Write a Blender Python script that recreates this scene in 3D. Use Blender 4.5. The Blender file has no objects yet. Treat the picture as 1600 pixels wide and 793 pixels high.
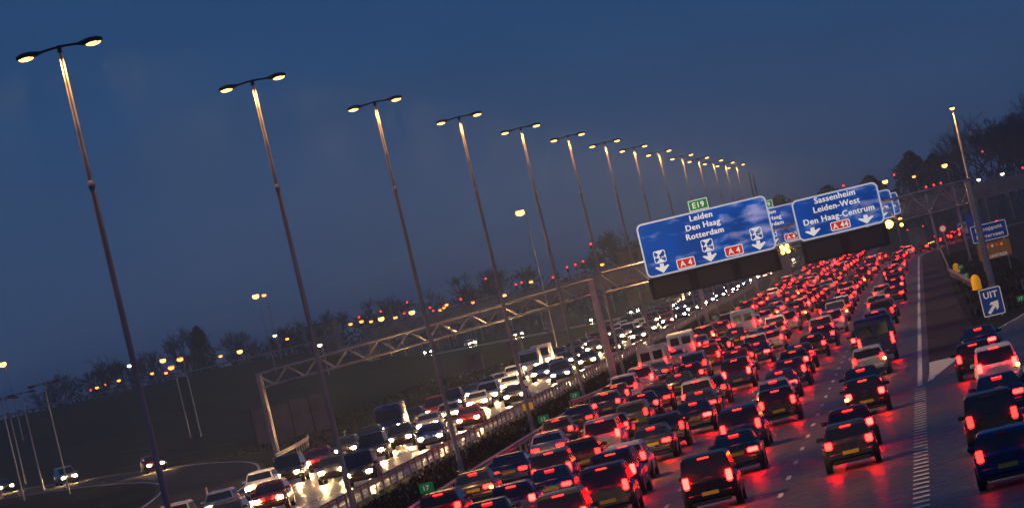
import bpy, math, random
from mathutils import Matrix, Vector
random.seed(7)
S = bpy.context.scene
COL = S.collection
rad = math.radians

# ------------------------------------------------------------------ camera, sky, sun, exposure
F_PX, CAM_H, ROLL = 10000.0, 7.8, rad(13.4)
d_ = Vector((634.0, 88.5, -F_PX)).normalized()            # the road's direction as the camera sees it
u_ = Vector((-math.sin(ROLL), math.cos(ROLL), 0.0)); u_ = (u_ - d_ * u_.dot(d_)).normalized()
r_ = d_.cross(u_)
cam = bpy.data.cameras.new('camera'); co = bpy.data.objects.new('camera', cam); COL.objects.link(co)
cam.sensor_width = 36.0; cam.lens = F_PX * 36.0 / 1600.0
cam.clip_start = 1.0; cam.clip_end = 20000.0
M3 = Matrix((r_, d_, u_))
co.matrix_world = Matrix.Translation((0, 0, CAM_H)) @ M3.to_4x4()
S.camera = co

SUN_EL, SUN_AZ = rad(-2.0), rad(200)
W = bpy.data.worlds.new('World'); S.world = W; W.use_nodes = True
nt = W.node_tree; nt.nodes.clear()
out = nt.nodes.new('ShaderNodeOutputWorld'); bg = nt.nodes.new('ShaderNodeBackground')
sky = nt.nodes.new('ShaderNodeTexSky'); sky.sky_type = 'NISHITA'; sky.sun_disc = False
sky.sun_elevation = SUN_EL; sky.sun_rotation = SUN_AZ; sky.air_density = 1.0; sky.dust_density = 0.6; sky.ozone_density = 4.0
# the dusk sky: the Sky Texture blended with the deep evening blue that pales and greys towards the horizon
tc = nt.nodes.new('ShaderNodeTexCoord'); sp = nt.nodes.new('ShaderNodeSeparateXYZ')
nt.links.new(tc.outputs['Generated'], sp.inputs[0])
cr = nt.nodes.new('ShaderNodeValToRGB')
mr = nt.nodes.new('ShaderNodeMapRange'); mr.inputs['From Min'].default_value = -0.01; mr.inputs['From Max'].default_value = 0.20
nt.links.new(sp.outputs['Z'], mr.inputs['Value']); nt.links.new(mr.outputs[0], cr.inputs[0])
e = cr.color_ramp.elements
e[0].position = 0.0; e[0].color = (0.043, 0.066, 0.130, 1)
e[1].position = 1.0; e[1].color = (0.016, 0.055, 0.165, 1)
for p, c in ((0.10, (0.029, 0.065, 0.150, 1)), (0.26, (0.020, 0.064, 0.165, 1))):
    q = e.new(p); q.color = c
nz = nt.nodes.new('ShaderNodeTexNoise'); nz.inputs['Scale'].default_value = 26.0; nz.inputs['Detail'].default_value = 3.0
mp = nt.nodes.new('ShaderNodeMapping'); mp.inputs['Scale'].default_value = (1, 1, 3.0)
nt.links.new(tc.outputs['Generated'], mp.inputs[0]); nt.links.new(mp.outputs[0], nz.inputs['Vector'])
mr2 = nt.nodes.new('ShaderNodeMapRange'); mr2.inputs['To Min'].default_value = 0.90; mr2.inputs['To Max'].default_value = 1.10
nt.links.new(nz.outputs['Fac'], mr2.inputs['Value'])
mul = nt.nodes.new('ShaderNodeVectorMath'); mul.operation = 'SCALE'
nt.links.new(cr.outputs[0], mul.inputs[0]); nt.links.new(mr2.outputs[0], mul.inputs['Scale'])
sk = nt.nodes.new('ShaderNodeVectorMath'); sk.operation = 'SCALE'; sk.inputs['Scale'].default_value = 0.02
nt.links.new(sky.outputs[0], sk.inputs[0])
ad = nt.nodes.new('ShaderNodeVectorMath'); ad.operation = 'ADD'
nt.links.new(mul.outputs[0], ad.inputs[0]); nt.links.new(sk.outputs[0], ad.inputs[1])
nt.links.new(ad.outputs[0], bg.inputs['Color']); bg.inputs['Strength'].default_value = 1.0
nt.links.new(bg.outputs[0], out.inputs['Surface'])

sl = bpy.data.lights.new('sun', 'SUN'); so = bpy.data.objects.new('sun', sl); COL.objects.link(so)
sl.energy = 0.02; sl.angle = rad(20); sl.color = (1.0, 0.75, 0.6)          # last glow, just gone under the horizon
so.rotation_euler = (rad(86), 0, rad(20))
S.view_settings.view_transform = 'Standard'; S.view_settings.look = 'None'
S.view_settings.gamma = 1.0; S.view_settings.exposure = 0.0; S.view_settings.use_curve_mapping = False
S.cycles.use_denoising = True
S.cycles.max_bounces = 5; S.cycles.glossy_bounces = 3; S.cycles.diffuse_bounces = 2; S.cycles.transparent_max_bounces = 4
S.cycles.sample_clamp_indirect = 3.0; S.cycles.caustics_reflective = False; S.cycles.caustics_refractive = False

# ------------------------------------------------------------------ materials
def mat(name, col, rough=0.6, metal=0.0, var=0.0, scale=3.0, rvar=0.0, emit=None, spec=0.5, stretch=None, bump=0.0):
    m = bpy.data.materials.new(name); m.use_nodes = True
    n = m.node_tree.nodes; l = m.node_tree.links; b = n['Principled BSDF']
    b.inputs['Base Color'].default_value = (*col, 1); b.inputs['Roughness'].default_value = rough
    b.inputs['Metallic'].default_value = metal; b.inputs['Specular IOR Level'].default_value = spec
    if var or rvar or bump:
        t = n.new('ShaderNodeTexCoord'); mpn = n.new('ShaderNodeMapping')
        mpn.inputs['Scale'].default_value = stretch or (1, 1, 1)
        z = n.new('ShaderNodeTexNoise'); z.inputs['Scale'].default_value = scale; z.inputs['Detail'].default_value = 6
        l.new(t.outputs['Object'], mpn.inputs[0]); l.new(mpn.outputs[0], z.inputs['Vector'])
        if var:
            r = n.new('ShaderNodeValToRGB')
            r.color_ramp.elements[0].position = 0.3; r.color_ramp.elements[1].position = 0.7
            r.color_ramp.elements[0].color = (*[c * (1 - var) for c in col], 1)
            r.color_ramp.elements[1].color = (*[min(1, c * (1 + var)) for c in col], 1)
            l.new(z.outputs['Fac'], r.inputs[0]); l.new(r.outputs[0], b.inputs['Base Color'])
        if rvar:
            r = n.new('ShaderNodeMapRange'); r.inputs['From Min'].default_value = 0.3; r.inputs['From Max'].default_value = 0.7
            r.inputs['To Min'].default_value = rough - rvar; r.inputs['To Max'].default_value = rough + rvar
            l.new(z.outputs['Fac'], r.inputs['Value']); l.new(r.outputs[0], b.inputs['Roughness'])
        if bump:
            bp = n.new('ShaderNodeBump'); bp.inputs['Strength'].default_value = bump
            l.new(z.outputs['Fac'], bp.inputs['Height']); l.new(bp.outputs[0], b.inputs['Normal'])
    if emit:
        c, s = emit
        b.inputs['Emission Color'].default_value = (*c, 1); b.inputs['Emission Strength'].default_value = s
    return m

M = {}
def asphalt(name, col, rough, rvar, spec, tracks):
    """worn, slightly damp tarmac: long streaks of wear down the lanes, patches, and a grain that breaks up reflections"""
    m = bpy.data.materials.new(name); m.use_nodes = True; n = m.node_tree.nodes; l = m.node_tree.links; b = n['Principled BSDF']
    t = n.new('ShaderNodeTexCoord')
    def noise(sc, scale, det):
        mpn = n.new('ShaderNodeMapping'); mpn.inputs['Scale'].default_value = sc
        z = n.new('ShaderNodeTexNoise'); z.inputs['Scale'].default_value = scale; z.inputs['Detail'].default_value = det
        l.new(t.outputs['Object'], mpn.inputs[0]); l.new(mpn.outputs[0], z.inputs['Vector']); return z
    a = noise((1, .008, 1), .9, 3); p = noise((1, .22, 1), .30, 4); g = noise((1, .5, 1), 2.2, 5)
    mx = n.new('ShaderNodeMath'); mx.operation = 'MULTIPLY_ADD'; mx.inputs[1].default_value = .55
    l.new(a.outputs['Fac'], mx.inputs[0])
    m2 = n.new('ShaderNodeMath'); m2.operation = 'MULTIPLY'; m2.inputs[1].default_value = .45; l.new(p.outputs['Fac'], m2.inputs[0]); l.new(m2.outputs[0], mx.inputs[2])
    r = n.new('ShaderNodeValToRGB'); r.color_ramp.elements[0].position = .38; r.color_ramp.elements[1].position = .62
    r.color_ramp.elements[0].color = (*[c * (1 - tracks) for c in col], 1); r.color_ramp.elements[1].color = (*[c * (1 + tracks) for c in col], 1)
    l.new(mx.outputs[0], r.inputs[0]); l.new(r.outputs[0], b.inputs['Base Color'])
    m3 = n.new('ShaderNodeMath'); m3.operation = 'MULTIPLY_ADD'; m3.inputs[1].default_value = .5
    m4 = n.new('ShaderNodeMath'); m4.operation = 'MULTIPLY'; m4.inputs[1].default_value = .5
    l.new(g.outputs['Fac'], m4.inputs[0]); l.new(mx.outputs[0], m3.inputs[0]); l.new(m4.outputs[0], m3.inputs[2])
    q = n.new('ShaderNodeMapRange'); q.inputs['From Min'].default_value = .36; q.inputs['From Max'].default_value = .64
    q.inputs['To Min'].default_value = rough - rvar; q.inputs['To Max'].default_value = rough + rvar
    l.new(m3.outputs[0], q.inputs['Value']); l.new(q.outputs[0], b.inputs['Roughness']); b.inputs['Specular IOR Level'].default_value = spec
    return m
M['asphalt'] = asphalt('damp_asphalt', (0.074, 0.052, 0.040), 0.44, 0.13, 0.25, .4)
M['asphalt_grey'] = asphalt('grey_asphalt', (0.095, 0.080, 0.064), 0.34, 0.10, 0.45, .3)
M['shoulder'] = asphalt('shoulder_asphalt', (0.036, 0.026, 0.025), 0.75, 0.10, 0.15, .3)
M['paint'] = mat('road_paint', (0.62, 0.61, 0.58), 0.6, var=0.25, scale=1.5)
M['grass'] = mat('rough_grass', (0.020, 0.026, 0.012), 0.95, var=0.55, scale=0.12, spec=0.1, stretch=(1, 0.3, 1))
M['blade'] = mat('grass_blades', (0.045, 0.038, 0.016), 0.9, var=0.5, scale=0.6, spec=0.1)
M['galv'] = mat('galvanised_steel', (0.42, 0.42, 0.43), 0.42, metal=0.85, var=0.2, scale=2.0, rvar=0.08)
M['mast'] = mat('dull_mast_steel', (0.30, 0.285, 0.285), 0.5, metal=0.4, var=0.35, scale=1.3, rvar=0.1, stretch=(1, 1, .25))
M['rail'] = mat('weathered_rail_steel', (0.34, 0.32, 0.33), 0.5, metal=0.6, var=0.25, scale=1.5, rvar=0.1)
M['darksteel'] = mat('dark_steel', (0.05, 0.05, 0.055), 0.5, metal=0.3)
M['concrete'] = mat('concrete', (0.34, 0.31, 0.285), 0.85, var=0.3, scale=0.5)
M['screen'] = mat('screen_panel', (0.13, 0.12, 0.16), 0.8, var=0.3, scale=0.8)
M['black'] = mat('black_enclosure', (0.012, 0.011, 0.011), 0.6, var=0.3, scale=2)
M['rubber'] = mat('rubber', (0.02, 0.02, 0.02), 0.85)
M['rim'] = mat('wheel_rim', (0.3, 0.3, 0.32), 0.35, metal=0.8)
M['glass'] = mat('car_glass', (0.012, 0.014, 0.018), 0.08, spec=0.6)
M['trim'] = mat('black_trim', (0.02, 0.02, 0.022), 0.5)
M['plate'] = mat('yellow_number_plate', (0.75, 0.48, 0.03), 0.4)
M['tail'] = mat('tail_lamp', (0.3, 0.01, 0.01), 0.3, emit=((1.0, 0.0026, 0.0020), 95.0))
M['tail_dim'] = mat('tail_lamp_running', (0.3, 0.01, 0.01), 0.3, emit=((1.0, 0.006, 0.0045), 22.0))
M['tail_brake'] = mat('tail_lamp_braking', (0.3, 0.01, 0.01), 0.3, emit=((1.0, 0.0030, 0.0022), 160.0))
M['brake_off'] = mat('brake_lamp_unlit', (0.12, 0.01, 0.01), 0.25)
M['brake'] = mat('brake_lamp', (0.3, 0.01, 0.01), 0.3, emit=((1.0, 0.010, 0.008), 16.0))
M['amber'] = mat('amber_lamp', (0.5, 0.2, 0.02), 0.3, emit=((1.0, 0.36, 0.04), 22.0))
M['head'] = mat('head_lamp', (0.8, 0.8, 0.8), 0.2, emit=((1.0, 0.58, 0.21), 1250.0))
M['headback'] = mat('head_lamp_dipped', (0.8, 0.8, 0.8), 0.2, emit=((1.0, 0.72, 0.38), 60.0))
M['sodium'] = mat('sodium_bowl', (0.8, 0.6, 0.3), 0.3, emit=((1.0, 0.40, 0.085), 8.0))
M['sodium_dim'] = mat('sodium_bowl_far', (0.8, 0.6, 0.3), 0.3, emit=((1.0, 0.23, 0.03), 8.0))
M['redlamp'] = mat('red_signal_lens', (0.4, 0.02, 0.02), 0.3, emit=((1.0, 0.03, 0.025), 4.0))
M['whitelamp'] = mat('white_lamp', (0.8, 0.8, 0.7), 0.3, emit=((1.0, 0.80, 0.50), 9.0))
M['unlit'] = mat('unlit_lamp_glass', (0.25, 0.25, 0.25), 0.25)
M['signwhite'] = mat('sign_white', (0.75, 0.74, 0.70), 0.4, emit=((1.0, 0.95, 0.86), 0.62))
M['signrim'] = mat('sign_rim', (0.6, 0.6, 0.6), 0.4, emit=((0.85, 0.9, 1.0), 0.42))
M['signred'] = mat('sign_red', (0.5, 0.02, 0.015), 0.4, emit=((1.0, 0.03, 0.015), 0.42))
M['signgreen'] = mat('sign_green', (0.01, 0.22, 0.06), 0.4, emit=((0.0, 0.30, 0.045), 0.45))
M['flatblue'] = mat('sign_blue_faint_glow', (0.010, 0.07, 0.36), 0.45, emit=((0.0, 0.06, 0.30), 0.12))  # small boards hold no lamp; a faint glow is added to the blue
M['flatwhite'] = mat('sign_white_faint_glow', (0.8, 0.78, 0.74), 0.5, emit=((1.0, 0.9, 0.78), 0.20))  # white of the same boards, brightened by a little added emission
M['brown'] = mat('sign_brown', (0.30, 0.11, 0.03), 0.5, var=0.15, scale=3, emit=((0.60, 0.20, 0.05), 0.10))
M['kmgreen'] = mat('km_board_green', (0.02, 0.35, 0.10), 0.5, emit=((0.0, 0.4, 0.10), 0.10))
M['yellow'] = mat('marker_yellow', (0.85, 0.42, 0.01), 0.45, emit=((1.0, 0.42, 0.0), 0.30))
M['bark'] = mat('dark_bark', (0.045, 0.038, 0.032), 0.95, var=0.3, scale=1.0)
M['twig'] = mat('twigs', (0.040, 0.034, 0.030), 0.95)
M['leaf'] = mat('evergreen_foliage', (0.022, 0.036, 0.018), 0.9, var=0.4, scale=0.5)
M['brick'] = mat('brown_brick', (0.22, 0.13, 0.08), 0.85, var=0.25, scale=1.0)
M['white_line'] = M['paint']

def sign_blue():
    """lit blue sign face, unevenly lit by its tubes, with whitish reflections painted in as noise patches towards one side"""
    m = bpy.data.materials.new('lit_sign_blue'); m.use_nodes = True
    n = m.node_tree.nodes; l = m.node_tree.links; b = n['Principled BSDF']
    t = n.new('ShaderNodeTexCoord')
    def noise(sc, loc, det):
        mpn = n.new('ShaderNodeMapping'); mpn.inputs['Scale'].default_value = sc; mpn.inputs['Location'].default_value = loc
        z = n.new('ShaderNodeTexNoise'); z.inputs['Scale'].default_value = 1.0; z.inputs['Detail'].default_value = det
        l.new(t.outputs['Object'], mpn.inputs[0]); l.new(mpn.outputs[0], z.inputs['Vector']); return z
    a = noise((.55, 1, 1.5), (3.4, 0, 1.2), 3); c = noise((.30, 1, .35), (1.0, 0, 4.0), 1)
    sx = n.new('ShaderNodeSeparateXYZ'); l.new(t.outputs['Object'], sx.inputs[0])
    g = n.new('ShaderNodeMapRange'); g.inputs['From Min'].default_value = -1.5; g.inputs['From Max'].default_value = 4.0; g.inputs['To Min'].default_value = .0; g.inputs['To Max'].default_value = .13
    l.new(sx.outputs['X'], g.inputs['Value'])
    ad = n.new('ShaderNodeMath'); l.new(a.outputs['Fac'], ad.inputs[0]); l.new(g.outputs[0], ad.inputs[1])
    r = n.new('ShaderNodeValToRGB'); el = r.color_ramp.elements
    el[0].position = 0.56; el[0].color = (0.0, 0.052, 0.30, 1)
    el[1].position = 0.78; el[1].color = (0.26, 0.28, 0.52, 1)  # pale end of the ramp: light reflections put into colour and emission
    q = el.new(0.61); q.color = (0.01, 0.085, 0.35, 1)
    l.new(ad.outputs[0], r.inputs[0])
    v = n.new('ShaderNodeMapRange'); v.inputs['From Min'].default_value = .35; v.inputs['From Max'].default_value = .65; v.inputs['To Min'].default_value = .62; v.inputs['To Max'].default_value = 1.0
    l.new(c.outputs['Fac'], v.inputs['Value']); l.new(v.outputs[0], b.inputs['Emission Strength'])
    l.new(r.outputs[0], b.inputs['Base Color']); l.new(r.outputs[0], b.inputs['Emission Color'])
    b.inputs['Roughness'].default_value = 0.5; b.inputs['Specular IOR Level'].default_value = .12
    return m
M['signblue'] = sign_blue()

PAINTS = [('black', (0.012, 0.012, 0.014)), ('dark grey', (0.05, 0.05, 0.055)), ('silver', (0.42, 0.43, 0.45)),
          ('white', (0.75, 0.75, 0.74)), ('dark blue', (0.015, 0.03, 0.12)), ('dark red', (0.16, 0.012, 0.012))]
PM = {n: mat('car_paint_' + n.replace(' ', '_'), c, 0.28, metal=0.25 if n != 'white' else 0.0, rvar=0.05, scale=2) for n, c in PAINTS}

# ------------------------------------------------------------------ mesh helper
class MB:
    def __init__(s): s.v = []; s.f = []; s.mi = []; s.sm = []; s.m = []
    def _m(s, m):
        m = M[m] if isinstance(m, str) else m
        if m not in s.m: s.m.append(m)
        return s.m.index(m)
    def add(s, vs, fs, m, smooth=False):
        k = len(s.v); i = s._m(m)
        s.v += [tuple(v) for v in vs]
        for f in fs: s.f.append([a + k for a in f]); s.mi.append(i); s.sm.append(smooth)
        return s
    def box(s, c, d, m, rz=0.0, bev=0.0):
        x, y, z = d[0] / 2, d[1] / 2, d[2] / 2; ca, sa = math.cos(rz), math.sin(rz)
        def P(a, b, cc): return (c[0] + a * ca - b * sa, c[1] + a * sa + b * ca, c[2] + cc)
        if bev:
            b = min(bev, x * .9, y * .9, z * .9); vs = []
            for (zz, ins) in ((-z, b), (-z + b, 0), (z - b, 0), (z, b)):
                X, Y = x - ins, y - ins; q = b if ins == 0 else b * .5
                vs += [P(-X + q, -Y, zz), P(X - q, -Y, zz), P(X, -Y + q, zz), P(X, Y - q, zz), P(X - q, Y, zz), P(-X + q, Y, zz), P(-X, Y - q, zz), P(-X, -Y + q, zz)]
            fs = [list(range(7, -1, -1)), list(range(24, 32))]
            for k in range(3):
                for j in range(8): fs.append([k * 8 + j, k * 8 + (j + 1) % 8, k * 8 + 8 + (j + 1) % 8, k * 8 + 8 + j])
            return s.add(vs, fs, m)
        vs = [P(a, b, cc) for cc in (-z, z) for a, b in ((-x, -y), (x, -y), (x, y), (-x, y))]
        return s.add(vs, [(3, 2, 1, 0), (4, 5, 6, 7), (0, 1, 5, 4), (1, 2, 6, 5), (2, 3, 7, 6), (3, 0, 4, 7)], m)
    def tube(s, pts, rs, m, n=8, smooth=True, cap=True):
        pts = [Vector(p) for p in pts]
        if not hasattr(rs, '__len__'): rs = [rs] * len(pts)
        vs = []; fs = []
        for i, p in enumerate(pts):
            t = (pts[min(i + 1, len(pts) - 1)] - pts[max(i - 1, 0)]).normalized()
            a = t.cross(Vector((0, 0, 1)) if abs(t.z) < .9 else Vector((1, 0, 0))).normalized(); b = t.cross(a)
            for k in range(n):
                q = 2 * math.pi * (k + .5) / n; vs.append(p + (a * math.cos(q) + b * math.sin(q)) * rs[i])
        for i in range(len(pts) - 1):
            for k in range(n): fs.append([i * n + k, i * n + (k + 1) % n, i * n + n + (k + 1) % n, i * n + n + k])
        s.add(vs, fs, m, smooth)
        if cap:
            s.add(vs[:n], [list(range(n - 1, -1, -1))], m); s.add(vs[-n:], [list(range(n))], m)
        return s
    def loft(s, secs, m, smooth=True, cap=True):
        n = len(secs[0]); vs = [v for q in secs for v in q]; fs = []
        for i in range(len(secs) - 1):
            for k in range(n): fs.append([i * n + k, i * n + (k + 1) % n, i * n + n + (k + 1) % n, i * n + n + k])
        s.add(vs, fs, m, smooth)
        if cap: s.add(secs[0], [list(range(n - 1, -1, -1))], m); s.add(secs[-1], [list(range(n))], m)
        return s
    def prism(s, poly, y0, y1, m):
        """a polygon in the x-z plane, thickened from y0 (front) to y1"""
        n = len(poly); vs = [(x, y0, z) for x, z in poly] + [(x, y1, z) for x, z in poly]
        fs = [list(range(n)), list(range(2 * n - 1, n - 1, -1))] + [[i, i + n, (i + 1) % n + n, (i + 1) % n] for i in range(n)]
        return s.add(vs, fs, m)
    def strip(s, L, Rr, m):
        vs = []; fs = []
        for a, b in zip(L, Rr): vs += [a, b]
        for i in range(len(L) - 1): fs.append([2 * i, 2 * i + 1, 2 * i + 3, 2 * i + 2])
        return s.add(vs, fs, m)
    def ellip(s, c, r, m, n=10, k=6, z0=-1.0, z1=1.0):
        secs = []
        for i in range(k + 1):
            h = z0 + (z1 - z0) * i / k; q = math.sqrt(max(0.0, 1 - h * h)) + 0.02
            secs.append([(c[0] + r[0] * q * math.cos(2 * math.pi * j / n), c[1] + r[1] * q * math.sin(2 * math.pi * j / n), c[2] + r[2] * h) for j in range(n)])
        return s.loft(secs, m)
    def mesh(s, name):
        me = bpy.data.meshes.new(name); me.from_pydata(s.v, [], s.f)
        for m in s.m: me.materials.append(m)
        me.polygons.foreach_set('material_index', s.mi); me.polygons.foreach_set('use_smooth', s.sm); me.update()
        return me
    def build(s, name, parent=None, loc=None):
        return ob(name, s.mesh(name), parent, loc)

def ob(name, data, parent=None, loc=None, rz=0.0):
    o = bpy.data.objects.new(name, data); COL.objects.link(o)
    if parent: o.parent = parent
    if loc: o.location = loc
    if rz: o.rotation_euler = (0, 0, rz)
    return o
def tag(o, label=None, cat=None, group=None, kind=None):
    if label: o['label'] = label
    if cat: o['category'] = cat
    if group: o['group'] = group
    if kind: o['kind'] = kind
    return o
def thing(name, loc, label, cat, group=None, rz=0.0):
    return tag(ob(name, None, None, loc, rz), label, cat, group)
def copy_tree(o, parent=None):
    c = o.copy(); COL.objects.link(c)
    if parent: c.parent = parent
    for ch in list(o.children): copy_tree(ch, c)
    return c
def structure(name, mb): return tag(mb.build(name), kind='structure')

_txt = {}
def text_polys(t, bold=0.012):
    """flat text as (verts, faces, width, height) with cap height about 0.7"""
    if (t, bold) in _txt: return _txt[(t, bold)]
    cu = bpy.data.curves.new('txt', 'FONT'); cu.body = t; cu.size = 1.0; cu.offset = bold; cu.resolution_u = 3; cu.space_character = 1.08
    o = bpy.data.objects.new('txt', cu); COL.objects.link(o)
    dg = bpy.context.evaluated_depsgraph_get()
    me = bpy.data.meshes.new_from_object(o.evaluated_get(dg))
    vs = [tuple(v.co) for v in me.vertices]; fs = [list(p.vertices) for p in me.polygons]
    bpy.data.objects.remove(o); bpy.data.curves.remove(cu); bpy.data.meshes.remove(me)
    w0 = min(v[0] for v in vs); w1 = max(v[0] for v in vs)
    vs = [(v[0] - (w0 + w1) / 2, v[1]) for v in vs]
    _txt[(t, bold)] = (vs, fs, w1 - w0)
    return _txt[(t, bold)]
def put_text_bold(mb, t, x, z, caph, y, m, maxw=None):
    put_text(mb, t, x - .012, z, caph, y, m, maxw); put_text(mb, t, x + .014, z, caph, y - .003, m, maxw)
def put_text(mb, t, x, z, caph, y, m, maxw=None, bold=0.010):
    """text centred at x, baseline z, facing the camera (-Y)"""
    vs, fs, w = text_polys(t, bold); k = caph / 0.70; kx = k
    if maxw and w * k > maxw: kx = maxw / w
    mb.add([(x + a * kx, y, z + b * k) for a, b in vs], fs, m)

def rounded(x0, z0, x1, z1, r, n=5):
    pts = []
    for cx, cz, a0 in ((x1 - r, z0 + r, -90), (x1 - r, z1 - r, 0), (x0 + r, z1 - r, 90), (x0 + r, z0 + r, 180)):
        for i in range(n + 1):
            a = rad(a0 + 90 * i / n); pts.append((cx + r * math.cos(a), cz + r * math.sin(a)))
    return pts

# ------------------------------------------------------------------ evening haze over the whole place
hm = bpy.data.materials.new('evening_haze'); hm.use_nodes = True
hn = hm.node_tree; hn.nodes.remove(hn.nodes['Principled BSDF'])
pv = hn.nodes.new('ShaderNodeVolumePrincipled'); pv.inputs['Color'].default_value = (0.64, 0.86, 1.0, 1)
pv.inputs['Density'].default_value = 0.00021; pv.inputs['Anisotropy'].default_value = 0.3
hn.links.new(pv.outputs[0], hn.nodes['Material Output'].inputs['Volume'])
M['haze'] = hm
mb = MB(); mb.box((0, 4350, 14.5), (12600, 9400, 33), 'haze'); tag(mb.build('haze'), 'thin bluish evening haze over the whole motorway', 'haze', kind='stuff')

# ------------------------------------------------------------------ ground, roads
def sm(a, b, x):
    t = min(1.0, max(0.0, (x - a) / (b - a))); return t * t * (3 - 2 * t)
def hill(x, y):
    """the long grass embankment that carries the cross road on the left, and the bank on the right"""
    h = 7.1 * sm(-84, -116, x) * (sm(720, 1066, y) if y < 1066 else 1 - sm(1096, 1180, y))
    h += 6.9 * sm(34, 52, x) * (sm(1000, 1066, y) if y < 1066 else 1 - sm(1096, 1180, y))
    return h
mb = MB()
xs = [-6000, -3000, -1500, -900, -500] + [-400 + 10 * i for i in range(51)] + [120, 160, 240, 500, 900, 1500, 3000, 6000]
ys = [-300, 0, 100] + [150 + 25 * i for i in range(22)] + [700 + 10 * i for i in range(52)] + [1300, 1500, 2000, 3000, 5000, 9000]
vs = [(x, y, hill(x, y) - 0.03) for y in ys for x in xs]; n = len(xs)
mb.add(vs, [(j * n + i, j * n + i + 1, (j + 1) * n + i + 1, (j + 1) * n + i) for j in range(len(ys) - 1) for i in range(n - 1)], 'grass', True)
structure('ground', mb)

def bend(x, y):
    """the two right-hand lanes swing away to the right under the flyover"""
    return x + (5.8 * ((y - 850) / 100.0) ** 2 if y > 850 else 0.0)
Y0, Y1 = 120.0, 1500.0
def yr(a, b, st): 
    out = []; y = a
    while y < b: out.append(y); y += st
    return out + [b]
mb = MB(); mb.strip([(-21.4, y, 0) for y in (Y0, 1500)], [(-9.3, y, 0) for y in (Y0, 1500)], 'asphalt')
yy = yr(Y0, 1050, 30)
mb.strip([(-9.3 if y <= 850 else bend(-9.3, y), y, 0) for y in yy], [(bend(-1.3, y), y, 0) for y in yy], 'asphalt')
structure('road', mb)
mb = MB(); mb.strip([(-43.2, Y0, 0), (-43.2, 1700, 0)], [(-28.7, Y0, 0), (-28.7, 1700, 0)], 'asphalt_grey'); structure('opposite_road', mb)
mb = MB(); yy = yr(272, 1000, 20)
mb.strip([(bend(-1.3, y), y, .004) for y in yy], [(bend(1.1 if y > 420 else 1.1 + (420 - y) * .004, y), y, .004) for y in yy], 'shoulder')
structure('hard_shoulder', mb)
# the exit slip road: beside the main lanes to y=272, then bending away to the right behind the UIT sign
def slip_l(y): return -1.3 if y < 272 else -1.3 + 4.9 * sm(272, 372, y) + max(0, y - 345) * 0.045
def slip_r(y): return 2.6 + 4.4 * sm(235, 372, y) + max(0, y - 345) * 0.05
yy = yr(Y0, 620, 8)
mb = MB(); mb.strip([(slip_l(y), y, .008) for y in yy], [(slip_r(y), y, .008) for y in yy], 'asphalt'); structure('slip_road', mb)
# side road that comes in under the flyover on the left, and the curved slip road lower left
def poly_road(pts, w, m, name, z=0.012, sub=12):
    P = []
    for i in range(len(pts) - 1):
        p0, p1, p2, p3 = [Vector(pts[max(0, min(len(pts) - 1, k))]) for k in (i - 1, i, i + 1, i + 2)]
        for j in range(sub):
            t = j / sub
            P.append(.5 * ((2 * p1) + (p2 - p0) * t + (2 * p0 - 5 * p1 + 4 * p2 - p3) * t * t + (3 * p1 - p0 - 3 * p2 + p3) * t ** 3))
    P.append(Vector(pts[-1])); L = []; Rr = []
    for i, p in enumerate(P):
        t = (P[min(i + 1, len(P) - 1)] - P[max(i - 1, 0)]).normalized(); nrm = Vector((-t.y, t.x))
        a = p + nrm * w / 2; b = p - nrm * w / 2
        L.append((a.x, a.y, z)); Rr.append((b.x, b.y, z))
    mb = MB(); mb.strip(L, Rr, m); structure(name, mb)
    return P, L, Rr
SIDE, _, _ = poly_road([(-41, 900), (-44, 980), (-52, 1030), (-67, 1094), (-88, 1190), (-125, 1330)], 7.5, 'asphalt_grey', 'side_road')
LOOP, LL, LR = poly_road([(-150, 800), (-112, 690), (-88, 610), (-70, 545), (-57, 480), (-49, 405), (-45.5, 330), (-44, 240)], 8.0, 'shoulder', 'curved_slip_road', 0.010)

# road markings
mb = MB()
def line(x, y0, y1, w, z=.016, f=None):
    f = f or (lambda a, y: a)
    yy = yr(y0, y1, 25)
    mb.strip([(f(x - w / 2, y), y, z) for y in yy], [(f(x + w / 2, y), y, z) for y in yy], 'paint')
line(-1.75, 272, 1000, .22, f=bend); line(-20.75, Y0, 1480, .2); line(-29.6, Y0, 1690, .2); line(-42.0, Y0, 1690, .2)
structure('edge_line_marking', mb)
mb = MB()
LX = [-19.1, -15.65, -12.15, -8.1, -4.1]
for a, b in zip(LX, LX[1:]):
    x = (a + b) / 2; y = Y0
    while y < 1000:
        f = bend if x > -9 else (lambda q, w: q)
        mb.strip([(f(x - .075, y), y, .016), (f(x - .075, y + 3), y + 3, .016)], [(f(x + .075, y), y, .016), (f(x + .075, y + 3), y + 3, .016)], 'paint'); y += 12
for x in (-33.2, -36.9):
    y = Y0
    while y < 1400: mb.strip([(x - .075, y, .016), (x - .075, y + 3, .016)], [(x + .075, y, .016), (x + .075, y + 3, .016)], 'paint'); y += 12
structure('lane_marking', mb)
mb = MB(); y = 122.0
while y < 270: mb.strip([(-1.98, y, .018), (-1.98, y + .95, .018)], [(-1.52, y, .018), (-1.52, y + .95, .018)], 'paint'); y += 2.7
structure('block_marking', mb)
mb = MB()       # the gore: solid nose painted between the lanes and the slip road
mb.add([(-1.42, 274, .018), (-1.30, 292, .018), (.35, 306, .018), (-1.30, 306, .018)], [(0, 1, 3), (0, 3, 2)], 'paint')
yy = yr(276, 372, 8); mb.strip([(slip_l(y) - .05, y, .02) for y in yy], [(slip_l(y) + .12, y, .02) for y in yy], 'paint')
structure('gore_marking', mb)
mb = MB()
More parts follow.
